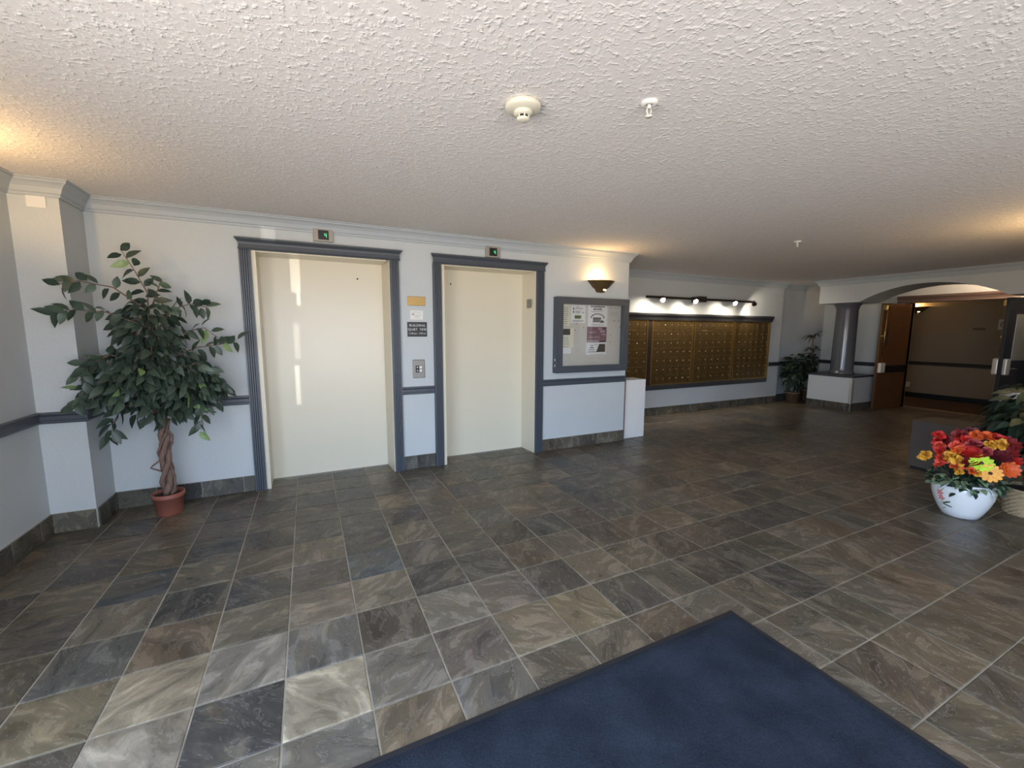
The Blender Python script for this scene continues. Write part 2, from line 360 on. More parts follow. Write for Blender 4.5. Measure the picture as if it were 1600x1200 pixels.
def tint(i, j):
    c = TINT.get((i, j))
    if c is None:
        c = random.choice(PAL); k = random.uniform(0.88, 1.10); c = tuple(min(255, v*k) for v in c)
    c = s2l(c); gm = (c[0]+c[1]+c[2])/3
    return (*[(v*0.80+gm*0.20)*k_ for v, k_ in zip(c, (0.78, 0.70, 0.60))], 1.0)
def proj(p):
    d = Vector(p)-Vector((0, 0, H)); c = d.dot(FW)
    return (800+FPX*d.dot(RV)/c, 600-FPX*d.dot(UV)/c, c) if c > 0.05 else (9e9, 9e9, c)
cells = []
for i in range(-3, 38):
    for j in range(-17, 9):
        x0, y0 = GX+i*T, GY+j*T; x1, y1 = x0+T, y0+T
        cx, cyy = (x0+x1)/2, (y0+y1)/2
        if x1 < XL or x0 > 10.45 or y0 > YR: continue
        if cyy > YW+0.30 and cx < XA: continue
        if cyy > YM+0.05 and cx < XM: continue
        vis = False
        for px, py in ((x0, y0), (x1, y0), (x0, y1), (x1, y1), (cx, cyy)):
            u, v, c = proj((px, py, 0))
            if -40 < u < 1640 and v < 1240: vis = True
        if not vis: continue
        u, v, c = proj((cx, cyy, 0)); cells.append((c, i, j, x0, y0))
cells.sort()
g = 0.0032
def tile_mb(x0, x1, y0, y1, zt=0.0, zb=-0.004, b=0.003):
    m = MB()
    v = [(x0, y0, zb), (x1, y0, zb), (x1, y1, zb), (x0, y1, zb), (x0, y0, zt-0.002), (x1, y0, zt-0.002), (x1, y1, zt-0.002), (x0, y1, zt-0.002),
         (x0+b, y0+b, zt), (x1-b, y0+b, zt), (x1-b, y1-b, zt), (x0+b, y1-b, zt)]
    f = [(0, 1, 5, 4), (1, 2, 6, 5), (2, 3, 7, 6), (3, 0, 4, 7), (4, 5, 9, 8), (5, 6, 10, 9), (6, 7, 11, 10), (7, 4, 8, 11), (8, 9, 10, 11)]
    return m.add(v, f)
NT_OBJ = 298
tile_me = tile_mb(-T/2+g, T/2-g, -T/2+g, T/2-g).mesh('tile', m_slate)
for c, i, j, x0, y0 in cells[:NT_OBJ]:
    o = link('tile', tile_me, fl, (x0+T/2, y0+T/2, random.uniform(-0.0008, 0.0003)), (random.uniform(-.0015, .0015), random.uniform(-.0015, .0015), 0))
    o.color = tint(i, j)
far = MB(); cols = []
for c, i, j, x0, y0 in cells[NT_OBJ:]:
    n0 = len(far.f); q = tile_mb(x0+g, x0+T-g, y0+g, y0+T-g); far.add(q.v, q.f); cols += [tint(i, j)]*(len(far.f)-n0)
fo = far.build('distant_tiles', m_slate_far, fl, 'stuff')
at = fo.data.attributes.new('tint', 'FLOAT_COLOR', 'CORNER')
k = 0
for p, cc in zip(fo.data.polygons, cols):
    for li in p.loop_indices: at.data[li].color = cc

struct('ceiling', MB().box(-1.9, 12.4, -3.4, 7.0, ZC, ZC+0.1), m_ceil)
# walls
struct('wall_left', MB().box(XL-0.2, XL, 1.3, 4.7, -0.05, ZC).box(XL-0.2, XL, -3.3, -2.2, -0.05, ZC).box(XL-0.2, XL, -2.2, 1.3, 2.2, ZC).box(XL-0.2, XL, -2.2, 1.3, -0.05, 0.1), m_wall)
struct('wall_pier', MB().box(XL, XP, YP, 4.7, -0.05, ZC), m_wall)
wb = MB()
wb.box(XP, D1[0], YW, YW+0.25, -0.05, ZC).box(D1[0], D1[1], YW, YW+0.25, ZD, ZC).box(D1[1], D2[0], YW, YW+0.25, -0.05, ZC)
wb.box(D2[0], D2[1], YW, YW+0.25, ZD, ZC).box(D2[1], XA, YW, YW+0.25, -0.05, ZC).box(XA-0.2, XA, YW+0.25, YM+0.1, -0.05, ZC)
struct('wall_back', wb, m_wall)
struct('wall_shaft', MB().box(XP, XA-0.2, YW+0.33, YW+0.40, -0.05, ZC), m_black)
struct('wall_mail', MB().box(XA, XM, YM, YM+0.13, -0.05, ZC).box(XM-0.2, XM, YM+0.13, YR+0.1, -0.05, ZC), m_wall)
struct('wall_recess', MB().box(XM, XR+0.1, YR, YR+0.1, -0.05, ZC), m_wall)
DY0, DY1, DZ = 2.33, 4.01, 1.99
struct('wall_right', MB().box(XR, XR+0.12, DY1, YR, -0.05, ZC).box(XR, XR+0.12, YE, DY0, -0.05, ZC).box(XR, XR+0.12, DY0, DY1, DZ, ZC), m_wall)
struct('wall_side', MB().box(XS, XR+0.1, YE-0.1, YE, -0.05, ZC).box(XS, XS+0.1, YB, YE-0.1, -0.05, ZC), m_wall)
struct('wall_added_pillar', MB().box(5.6, 6.1, 0.35, 0.85, -0.05, ZC), m_wall)  # unseen pillar, added to carry the sconce for the right-hand ceiling glow
struct('wall_entrance', MB().box(XL-0.2, -1.0, YB-0.1, YB, -0.05, ZC).box(2.2, XS+0.1, YB-0.1, YB, -0.05, ZC).box(-1.0, 2.2, YB-0.1, YB, 2.25, ZC), m_wall)
struct('wall_corridor', MB().box(XE, XE+0.1, -0.5, 6.5, -0.05, ZC).box(XR+0.12, XE, 6.4, 6.5, -0.05, ZC).box(XR+0.12, XE, -0.5, -0.4, -0.05, ZC), m_wall_corr)
struct('wall_corridor_near', MB().box(XR+0.121, XR+0.16, DY1, 6.4, -0.05, ZC).box(XR+0.121, XR+0.16, -0.4, DY0, -0.05, ZC), m_wall_corr)
# entrance and window frames (behind and beside the camera)
wf = MB()
for x in (-1.0, 0.0, 1.1, 2.15): wf.box(x, x+0.05, YB-0.03, YB+0.03, 0, 2.25)
wf.box(-1.0, 2.2, YB-0.03, YB+0.03, 2.19, 2.25).box(-1.0, 2.2, YB-0.03, YB+0.03, 0.0, 0.05)
struct('window_1', wf, m_dkdoor)
wf = MB()
for y in (-2.2, -1.05, 0.1, 1.25): wf.box(XL-0.04, XL+0.02, y, y+0.05, 0.12, 2.2)
wf.box(XL-0.04, XL+0.02, -2.2, 1.3, 2.14, 2.2).box(XL-0.04, XL+0.02, -2.2, 1.3, 0.1, 0.16)
struct('window_2', wf, m_dkdoor)

# arched soffit (barrel vault in front of the double doors)
X0S, AY0, AY1, AZ, ARISE = 8.90, 2.40, 4.20, 1.975, 0.25
hw = (AY1-AY0)/2; RA = (hw*hw+ARISE*ARISE)/(2*ARISE); ac = (AY0+AY1)/2
NARC = 28; arc = []
for k in range(NARC+1):
    y = AY1-(AY1-AY0)*k/NARC; arc.append((y, AZ+ARISE-RA+math.sqrt(RA*RA-(y-ac)**2)))
sb = MB(); v = []; f = []
X1S = 9.60
for (y, z) in arc: v += [(X0S, y, z), (X1S, y, z), (X0S, y, ZC), (X1S, y, ZC)]
for k in range(NARC):
    a = 4*k; b = a+4; f += [(a, b, b+1, a+1), (a, a+2, b+2, b), (a+1, b+1, b+3, a+3)]
sb.add(v, f, False)
sb.box(X0S, X1S, AY1, 4.86, AZ, ZC).box(X0S, X1S, YE, AY0, AZ, ZC)
struct('wall_arch', sb, m_wall)

# crown moulding, one continuous run
CP = [(0.0, ZC-0.105), (0.012, ZC-0.105), (0.016, ZC-0.096), (0.016, ZC-0.088), (0.024, ZC-0.082), (0.028, ZC-0.072), (0.036, ZC-0.052), (0.050, ZC-0.034), (0.062, ZC-0.024), (0.070, ZC-0.020), (0.070, ZC-0.010), (0.080, ZC-0.006), (0.080, ZC), (0.0, ZC)]
runs = [[(XL, -3.19), (XL, YP), (XP, YP), (XP, YW), (XA, YW), (XA, YM), (XM, YM), (XM, YR), (XR, YR), (XR, YE), (X1S, YE)], [(X1S, 4.86), (X0S, 4.86), (X0S, YE), (XS, YE)]]
struct('trim_crown', MB().sweep(runs[0], CP, 1), m_crown); struct('trim_arch', MB().sweep(runs[1], CP, 1), m_crown)
# chair rails
RP = [(0.0, 0.788), (0.016, 0.788), (0.022, 0.796), (0.022, 0.806), (0.016, 0.812), (0.016, 0.838), (0.022, 0.844), (0.030, 0.852), (0.030, 0.862), (0.0, 0.866)]
RPM = [(o, z-0.03) for o, z in RP]
struct('trim_1', MB().sweep([(XL, 1.35), (XL, YP), (XP, YP), (XP, YW), (-0.485, YW)], RP, 1), m_blue)
struct('trim_2', MB().sweep([(0.83, YW), (1.172, YW)], RP, 1), m_blue)
struct('trim_3', MB().sweep([(2.46, YW), (XA, YW)], RP, 1), m_blue)
struct('trim_4', MB().sweep([(8.3, YM), (XM, YM), (XM, YR), (XR, YR), (XR, DY1+0.06)], RPM, 1), m_darktrim)
RPC = [(o, z-0.06) for o, z in RP]
struct('trim_5', MB().sweep([(XR+0.16, 6.4), (XE, 6.4), (XE, -0.4)], RPC, 1), m_corr_trim)
struct('trim_corner', MB().box(XA-0.002, XA+0.014, YW-0.004, YW+0.03, 0.0, 0.80), m_brown_edge)

# slate baseboards, piece by piece
def base_run(name, p0, p1, nrm, first=0.0, h=0.142, pitch=0.305):
    bb = MB(); P0, P1 = Vector((*p0, 0)), Vector((*p1, 0)); L = (P1-P0).length; d = (P1-P0)/L; N = Vector((*nrm, 0))
    ang = math.atan2(d.y, d.x)
    bk = MB(); q = 0.004
    bk.add([P0, P1, P1+N*q, P0+N*q]+[p+Vector((0, 0, h)) for p in (P0, P1, P1+N*q, P0+N*q)], [(0, 1, 2, 3), (4, 7, 6, 5), (0, 4, 5, 1), (1, 5, 6, 2), (2, 6, 7, 3), (3, 7, 4, 0)])
    root = bk.build(name, m_grout, None, 'structure')
    s = 0.0; e = first if first > 0 else pitch
    while s < L-0.01:
        e = min(e, L); w_ = e-s-0.006
        if w_ > 0.02:
            key = round(w_, 3)
            me = tile_cache.get((key, h))
            if me is None:
                m = MB(); m.box(-w_/2, w_/2, -0.0045, 0.0045, 0.002, h-0.001, 0.002); me = m.mesh('tile', m_slate); tile_cache[(key, h)] = me
            c = P0+d*((s+e)/2)+N*(0.0085)
            o = link('tile', me, root, c, (0, 0, ang)); cc = random.choice(PAL); o.color = (*[x*0.48 for x in s2l(cc)], 1)
        s = e; e = s+pitch
    return root
tile_cache = {}
base_run('baseboard_1', (XL, 1.35), (XL, YP), (1, 0))
base_run('baseboard_2', (XL, YP), (XP, YP), (0, -1), 0.245)
base_run('baseboard_3', (XP, YP), (XP, YW), (1, 0))
base_run('baseboard_4', (XP, YW), (-0.487, YW), (0, -1), 0.26)
base_run('baseboard_5', (0.832, YW), (1.170, YW), (0, -1), 0.135)
base_run('baseboard_6', (2.467, YW), (XA, YW), (0, -1), 0.235)
base_run('baseboard_7', (XA, YM), (XM, YM), (0, -1), 0.2)
base_run('baseboard_8', (XM, YR), (XR, YR), (0, -1))
struct('baseboard_corridor', MB().box(XE-0.015, XE, -0.4, 6.4, 0, 0.11).box(XR+0.16, XE, 6.385, 6.4, 0, 0.11), m_black)
struct('trim_threshold', MB().box(10.44, 10.52, DY0, DY1, -0.004, 0.006), m_thresh)

# ------------------------------------------------------------------ elevator doors
def flute_casing(x0, x1, z1):
    """fluted vertical casing on the wall face"""
    n = 4; wd = x1-x0; m = wd*0.14; fw_ = (wd-2*m)/n; t = 0.03
    pts = [(x0, YW), (x0, YW-t)]
    for k in range(n):
        a = x0+m+k*fw_
        pts += [(a, YW-t), (a+fw_*0.2, YW-t+0.008), (a+fw_*0.8, YW-t+0.008), (a+fw_, YW-t)]
    pts += [(x1, YW-t), (x1, YW)]
    return MB().prism(pts, 0.0, z1, 2)
def header(x0, x1):
    pr = [(0.0, 2.105), (0.036, 2.105), (0.040, 2.112), (0.036, 2.120), (0.034, 2.150), (0.038, 2.165), (0.050, 2.182), (0.058, 2.188), (0.058, 2.202), (0.0, 2.202)]
    s = MB(); path_o = []
    # straight run with mitred ends that return to the wall
    rings = []
    for sgn, xe in ((-1, x0), (1, x1)):
        rings.append([(xe+sgn*(o-0.04), YW-o, z) for o, z in pr])
    k = len(pr)
    s.add(rings[0]+rings[1], [[j, j+1, k+j+1, k+j] for j in range(k-1)]+[list(range(k)), [k+j for j in range(k)][::-1]])
    return s
def elevator(n, D, cas, hx, hole, right_wall=None):
    x0, x1 = D
    yd = YW+0.27
    root = MB().box(x0-0.02, x1+0.02, yd, yd+0.045, -0.003, ZD+0.02).build('door_%d' % n, m_cream, None, 'structure')
    j = MB().box(x0, x0+0.035, YW-0.012, yd, -0.003, ZD).box(x0, x0+0.004, yd-0.02, yd, 0, ZD); j.build('jamb', m_cream, root)
    j = MB().prism([(x1, YW-0.012), (x1, yd), (x1-0.035, yd), (x1-0.012, YW-0.012)], -0.003, ZD, 2); j.build('jamb', m_cream, root)
    MB().box(x0+0.035, x1-0.03, YW-0.005, yd, ZD-0.012, ZD+0.0).build('head_jamb', m_cream, root)
    for a, b in cas: flute_casing(a, b, 2.105).build('casing', m_blue, root)
    header(*hx).build('casing_header', m_blue, root)
    MB().cyl((hole[0], yd-0.003, hole[1]), (hole[0], yd+0.002, hole[1]), 0.008, 12).build('key_hole', m_black, root)
    MB().box(x0-0.02, x1+0.02, YW+0.22, yd, -0.004, 0.001).build('sill', m_steel, root)
    return root
d1 = elevator(1, D1, [(-0.486, -0.398), (0.744, 0.832)], (-0.49, 0.845), (0.478, 1.945))
d2 = elevator(2, D2, [(1.168, 1.257), (2.361, 2.462)], (1.163, 2.472), (1.445, 1.945))
pl = MB().box(2.3645-0.006, 2.359, 4.32, 4.42, 1.70, 1.80).build('number_plate', m_steel, d2); pl.location = (-0.028, 0.02, 0); pl['label'] = 'small steel plate on the jamb'

# ------------------------------------------------------------------ things on the elevator wall
def indicator(xc, zc, where, wdt=0.165):
    t = thing('floor_indicator', 'beige floor indicator with lit green 4 %s' % where, 'indicator', (xc, YW, zc), 'floor indicators over the elevators')
    MB().box(-wdt/2, wdt/2, -0.03, 0, -0.058, 0.058, 0.004).build('housing', m_taupe, t)
    MB().box(-0.042, 0.045, -0.0335, -0.028, -0.042, 0.040, 0.001).build('screen', m_black, t)
    # seven segment 4
    s = MB(); y0, y1 = -0.0352, -0.033; cx, cz, hgt, wd, th = 0.018, -0.004, 0.036, 0.018, 0.0042
    s.box(cx-wd/2, cx-wd/2+th, y0, y1, cz, cz+hgt/2)
    s.box(cx-wd/2, cx+wd/2, y0, y1, cz-th/2, cz+th/2)
    s.box(cx+wd/2-th, cx+wd/2, y0, y1, cz-hgt/2, cz+hgt/2)
    s.build('digit', m_green_led, t)
indicator(0.172, 2.282, 'above the wider left elevator door')
indicator(1.826, 2.270, 'above the right elevator door')

t = thing('brass_plaque', 'blank looking brass plaque at top of the signs between the elevators', 'plaque', (1.0, YW, 1.728))
MB().box(-0.09, 0.09, -0.008, 0, -0.045, 0.045, 0.003).build('plate', m_brass, t)
MB().box(-0.05, 0.03, -0.0086, -0.0075, 0.012, 0.016).box(-0.07, 0.07, -0.0086, -0.0075, -0.002, 0.001).box(-0.03, 0.06, -0.0086, -0.0075, -0.016, -0.012).build('engraving', m_bronze_frame, t)
t = thing('notice_card', 'small white notice card under the brass plaque', 'notice', (1.0, YW, 1.590))
MB().box(-0.064, 0.064, -0.006, 0, -0.046, 0.046, 0.001).build('card', m_white, t)
MB().box(-0.045, 0.045, -0.0066, -0.0055, 0.026, 0.029).box(-0.05, -0.025, -0.0066, -0.0055, 0.002, 0.014).box(-0.048, 0.05, -0.0066, -0.0055, -0.001, 0.002).box(-0.026, 0.028, -0.0066, -0.0055, -0.019, -0.015).box(-0.046, 0.046, -0.0066, -0.0055, -0.034, -0.0325).build('print', m_faint, t)
t = thing('quiet_time_sign', 'black sign with white words BUILDING QUIET TIME', 'sign', (1.002, YW, 1.447))
MB().box(-0.099, 0.099, -0.007, 0, -0.073, 0.073, 0.001).build('plate', m_black, t)
text('lettering', 'BUILDING', (0, -0.0075, 0.038), 0.032, m_text, t, sx=1.12)
text('lettering', 'QUIET  TIME', (0, -0.0075, -0.002), 0.032, m_text, t, sx=1.06)
text('lettering', '11:00 pm - 7:00 am', (0, -0.0075, -0.041), 0.024, m_text, t, sx=0.92)
t = thing('call_button_panel', 'steel call button panel low between the two elevators', 'button panel', (1.008, YW, 1.047))
MB().box(-0.062, 0.062, -0.014, 0, -0.094, 0.094, 0.006).build('face_plate', m_steel, t)
MB().box(-0.034, 0.036, -0.0155, -0.012, -0.036, 0.034, 0.001).build('button_surround', m_black, t)
for z in (0.002, -0.032):
    MB().box(0.004, 0.032, -0.0185, -0.015, z, z+0.028, 0.002).build('button', m_white, t)
    MB().cyl((-0.015, -0.0165, z+0.014), (-0.015, -0.015, z+0.014), 0.007, 10).build('arrow_lamp', m_white, t)
tag(MB().box(-1.603, -1.507, YP-0.008, YP, 2.222, 2.330, 0.003).build('cover_plate', m_white), 'blank white cover plate high on the left wall pier', 'cover plate')

# wall sconces
def sconce(loc, rz, label, power, lamp_dx=-0.06, col=WARM):
    t = thing('wall_sconce', label, 'wall lamp', loc, 'bronze half bowl wall sconces', rz)
    pr = [(0.005, -0.070), (0.045, -0.069), (0.064, -0.062), (0.082, -0.030), (0.086, -0.026), (0.100, -0.022), (0.104, -0.014), (0.122, -0.008), (0.128, 0.002), (0.160, 0.034), (0.196, 0.068), (0.200, 0.072), (0.194, 0.072), (0.154, 0.038), (0.114, 0.004)]
    MB().lathe(pr, seg=28, a0=PI, a1=2*PI, sy=0.62, caps=False).build('bowl', m_sconce, t)
    MB().box(-0.05, 0.05, -0.006, 0.0, -0.05, 0.05).build('back_plate', m_sconce, t)
    MB().lathe([(0.0, 0.0), (0.010, 0.002), (0.016, 0.012), (0.018, 0.024), (0.014, 0.036), (0.0, 0.042)], (lamp_dx, -0.055, 0.004), 14, caps=False).build('bulb', m_lamp, t)
    MB().box(0.010, 0.050, -0.052, -0.046, -0.045, -0.031, 0.002).build('light_slot', m_lamp, t)
    p = point('sconce_light', (0, 0, 0), power, col, 0.035); p.parent = t; p.location = (lamp_dx, -0.075, 0.085)
    return t
sconce((3.268, YW, 1.975), 0, 'lit bronze half bowl sconce above the glazed notice board', 8.5)
sconce((XL, 3.05, 1.975), PI/2, 'lit bronze sconce on the left wall near its glow on the ceiling', 19, 0.0)
sconce((5.85, 0.85, 1.975), PI, 'lit bronze sconce on the added, unseen pillar behind the potted plants', 50.0, 0.0)
sconce((XE, 4.62, 1.93), -PI/2, 'lit bronze sconce inside the corridor beyond the double doors', 13.0, -0.05)

# notice board
t = thing('notice_board', 'glazed notice board in slate blue wooden frame, papers pinned inside', 'notice board', (0, YW, 0))
bx0, bx1, bz0, bz1, fwid, dep = 2.602, 3.652, 0.944, 1.830, 0.078, 0.10
MB().prism([(bx0, bz0), (bx1, bz0), (bx1-fwid, bz0+fwid), (bx0+fwid, bz0+fwid)], -dep, -0.002, 1).build('frame_rail', m_blue, t)
MB().prism([(bx0, bz1), (bx0+fwid, bz1-fwid), (bx1-fwid, bz1-fwid), (bx1, bz1)], -dep, -0.002, 1).build('frame_rail', m_blue, t)
MB().prism([(bx0, bz0), (bx0+fwid, bz0+fwid), (bx0+fwid, bz1-fwid), (bx0, bz1)], -dep, -0.002, 1).build('frame_stile', m_blue, t)
MB().prism([(bx1, bz0), (bx1, bz1), (bx1-fwid, bz1-fwid), (bx1-fwid, bz0+fwid)], -dep, -0.002, 1).build('frame_stile', m_blue, t)
MB().box(bx0+fwid-0.01, bx1-fwid+0.01, -0.034, -0.024, bz0+fwid-0.01, bz1-fwid+0.01).build('tackboard', m_cork, t)
MB().box(bx0+fwid-0.01, bx1-fwid+0.01, -0.074, -0.071, bz0+fwid-0.01, bz1-fwid+0.01).build('glass_pane', m_glass, t)
for z in (1.03, 1.10): MB().box(bx0-0.003, bx0+0.001, -0.065, -0.045, z-0.012, z+0.012).build('hinge', m_chrome, t)
YP0 = YW-0.0352
def paper(x0, x1, z0, z1, m, label, prints=(), lift=0.0, ttl=None):
    o = thing('paper_notice', label, 'paper', ((x0+x1)/2, YP0-lift, (z0+z1)/2), 'papers pinned in the notice board')
    a, b = (x1-x0)/2, (z1-z0)/2
    MB().box(-a, a, -0.0006, 0, -b, b).build('sheet', m, o)
    for nm, mm, bl in prints:
        s = MB()
        for q in bl:
            if not isinstance(q[0], tuple): s.box(-a+q[0]*2*a, -a+q[1]*2*a, -0.0011, -0.0005, -b+q[2]*2*b, -b+q[3]*2*b)
            else: s.prism([(-a+px*2*a, -b+pz*2*b) for px, pz in q], -0.0011, -0.0005, 1)
        s.build(nm, mm, o, 'stuff')
    return o
def lines(x0, x1, z0, z1, n, fill=0.5):
    out = []; h = (z1-z0)/n
    for k in range(n):
        xe = x1-random.uniform(0, 0.18)*(x1-x0); out.append((x0, xe, z0+k*h, z0+k*h+h*fill))
    return out
def words(x0, x1, z0, z1):
    out = []; x = x0
    while x < x1:
        w_ = random.uniform(0.03, 0.07); out.append((x, min(x+w_, x1), z0, z1)); x += w_+0.018
    return out
paper(2.688, 2.812, 1.50, 1.748, m_paper_c, 'cream sheet of faint lines at the top left, next to the frame', [('print', m_faint, lines(0.1, 0.8, 0.08, 0.92, 9, 0.35))])
paper(2.822, 3.030, 1.535, 1.745, m_paper, 'white flyer with a green block near its bottom', [
    ('green_block', m_greenp, [(0.26, 0.72, 0.24, 0.42)]),
    ('print', m_ink, [[(0.13, 0.74), (0.25, 0.74), (0.19, 0.90)], (0.14, 0.22, 0.56, 0.66), (0.78, 0.90, 0.57, 0.61), (0.40, 0.50, 0.93, 0.95)]),
    ('small_print', m_faint, lines(0.32, 0.86, 0.78, 0.88, 3)+lines(0.30, 0.70, 0.54, 0.70, 4)+lines(0.1, 0.94, 0.06, 0.18, 3))], 0.001)
arcp = [(0.5+0.36*math.cos(a), 0.40+0.22*math.sin(a)) for a in [PI*k/14 for k in range(15)]]
arci = [(0.5+0.31*math.cos(a), 0.40+0.185*math.sin(a)) for a in [PI*k/14 for k in range(15)]]
arcq = [[arcp[k], arcp[k+1], arci[k+1], arci[k]] for k in range(14)]
paper(3.068, 3.360, 1.492, 1.748, m_paper, 'white poster with arch drawing at top centre of the board', [
    ('heading', m_ink, words(0.14, 0.86, 0.91, 0.97)+words(0.28, 0.72, 0.79, 0.86)),
    ('small_print', m_faint, lines(0.14, 0.86, 0.71, 0.745, 1)+lines(0.16, 0.84, 0.07, 0.115, 1)),
    ('drawing', m_ink, arcq+[(0.26, 0.68, 0.36, 0.43), (0.26, 0.66, 0.29, 0.345), (0.26, 0.62, 0.22, 0.275), [(0.60, 0.18), (0.84, 0.20), (0.84, 0.25), (0.70, 0.32)]])], 0.001)
paper(3.392, 3.570, 1.545, 1.745, m_paper_g, 'pale greyed sheet at the top right of the board', [('print', m_faint, [(0.08, 0.22, 0.86, 0.9), (0.5, 0.8, 0.88, 0.91), (0.3, 0.56, 0.08, 0.13), (0.72, 0.96, 0.08, 0.12)]+lines(0.1, 0.85, 0.4, 0.7, 4, 0.2))])
paper(3.062, 3.356, 1.300, 1.490, m_mauve, 'mauve poster in the middle of the board', [
    ('print', m_mauve2, words(0.1, 0.46, 0.60, 0.70)+words(0.08, 0.66, 0.28, 0.38)+[(0.02, 0.98, 0.02, 0.16), (0.56, 0.76, 0.82, 0.94), (0.66, 0.90, 0.64, 0.78), (0.76, 0.94, 0.46, 0.56)]),
    ('small_print', m_photo, [(0.8, 0.92, 0.84, 0.97), (0.62, 0.96, 0.04, 0.12)])], 0.002)
paper(3.054, 3.358, 1.148, 1.298, m_paper, 'white flyer with dark corner photograph below the mauve poster', [
    ('photo', m_photo, [[(0.50, 0.22), (0.95, 0.22), (0.95, 0.88), (0.64, 0.88)]]),
    ('print', m_ink, [(0.20, 0.34, 0.74, 0.79), (0.18, 0.36, 0.55, 0.62), (0.09, 0.60, 0.21, 0.26)]),
    ('small_print', m_faint, lines(0.1, 0.45, 0.34, 0.5, 3)+[(0.42, 0.56, 0.80, 0.84), (0.2, 0.85, 0.03, 0.055)])], 0.001)
paper(2.690, 2.868, 1.238, 1.470, m_paper_c, 'cream sheet with dark picture along the left frame', [
    ('photo', m_photo, [(0.03, 0.72, 0.66, 0.97)]),
    ('print', m_faint, lines(0.06, 0.66, 0.16, 0.6, 7, 0.3)+[(0.15, 0.55, 0.04, 0.07)])], 0.002)
paper(2.690, 2.838, 1.170, 1.300, m_paper, 'blank lower sheet peeking out under the cream one', (), 0.0)
for k, (x, z) in enumerate([(2.905, 1.525), (3.01, 1.48), (2.885, 1.45), (3.42, 1.385), (3.565, 1.49), (3.42, 1.30)]):
    tag(MB().lathe([(0.0, 0), (0.006, 0.001), (0.005, 0.004), (0.0, 0.006)], seg=8, caps=False).build('push_pin', m_ink, None, None, (x, YW-0.0345, z)), 'loose dark push pin stuck in the bare tackboard', 'push pin', 'push pins in the bare tackboard').rotation_euler = (PI/2, 0, 0)

tag(MB().box(3.770, 4.120, 4.345, 4.60, 0.0, 0.792, 0.003).build('white_panel', m_panel), 'plain white upright panel standing at the wall corner beside the mailboxes', 'panel')

# ------------------------------------------------------------------ mailboxes
UX = [(4.03, 5.045), (5.135, 6.085), (6.115, 7.135), (7.165, 8.165)]
MZ0, MZ1, NR, NC = 0.535, 1.635, 7, 6
ulab = ['bronze mailbox unit nearest the wall corner, half hidden', 'second bronze mailbox unit from the wall corner', 'third bronze mailbox unit from the wall corner', 'bronze mailbox unit at the far right end of the bank']
cells_d = {}
for (x0, x1), lab in zip(UX, ulab):
    t = thing('mailbox_unit', lab, 'mailbox', ((x0+x1)/2, YM, MZ0), 'bronze mailbox units on the alcove wall')
    wd = x1-x0; hh = MZ1-MZ0; fr = 0.022
    MB().box(-wd/2, wd/2, -0.03, 0, 0, hh).build('cabinet', m_bronze_box, t)
    MB().box(-wd/2, -wd/2+fr, -0.052, -0.03, 0, hh).build('frame_stile', m_bronze_frame, t)
    MB().box(wd/2-fr, wd/2, -0.052, -0.03, 0, hh).build('frame_stile', m_bronze_frame, t)
    MB().box(-wd/2+fr, wd/2-fr, -0.052, -0.03, hh-0.02, hh).build('frame_rail', m_bronze_frame, t)
    MB().box(-wd/2+fr, wd/2-fr, -0.052, -0.03, 0, 0.02).build('frame_rail', m_bronze_frame, t)
    cw, ch = (wd-2*fr)/NC, (hh-0.04)/NR
    key = round(cw, 3)
    if key not in cells_d:
        cells_d[key] = (MB().box(-cw/2+0.002, cw/2-0.002, -0.045, -0.030, -ch/2+0.002, ch/2-0.002, 0.003).mesh('mailbox_door', m_bronze_box),
                        MB().cyl((0, -0.050, 0), (0, -0.044, 0), 0.009, 8).mesh('lock', m_lock), MB().box(-0.03, 0.03, -0.0465, -0.044, -0.008, 0.008).mesh('name_plate', m_bronze_box))
    me_d, me_l, me_n = cells_d[key]
    for r_ in range(NR):
        for c_ in range(NC):
            d = link('mailbox_door', me_d, t, (-wd/2+fr+(c_+0.5)*cw, 0, 0.02+(r_+0.5)*ch), (random.uniform(-.012, .012), 0, random.uniform(-.025, .025)))
            link('lock', me_l, d, (cw*0.28, 0, ch*0.05))
            link('name_plate', me_n, d, (-cw*0.1, 0, ch*0.30))
mt = MB().sweep([(XA+0.001, YM), (8.235, YM)], [(0.0, 1.628), (0.06, 1.628), (0.066, 1.650), (0.074, 1.672), (0.090, 1.700), (0.094, 1.712), (0.094, 1.738), (0.0, 1.740)], 1)
struct('trim_6', mt, m_darktrim)
struct('trim_7', MB().box(XA, 8.20, YM-0.055, YM, 0.452, 0.535, 0.004), m_darktrim)
struct('trim_10', MB().box(5.045, 5.135, YM-0.045, YM, 0.535, 1.628), m_track)
struct('trim_8', MB().box(8.168, 8.20, YM-0.055, YM, 0.535, 1.628, 0.003), m_bronze_frame)

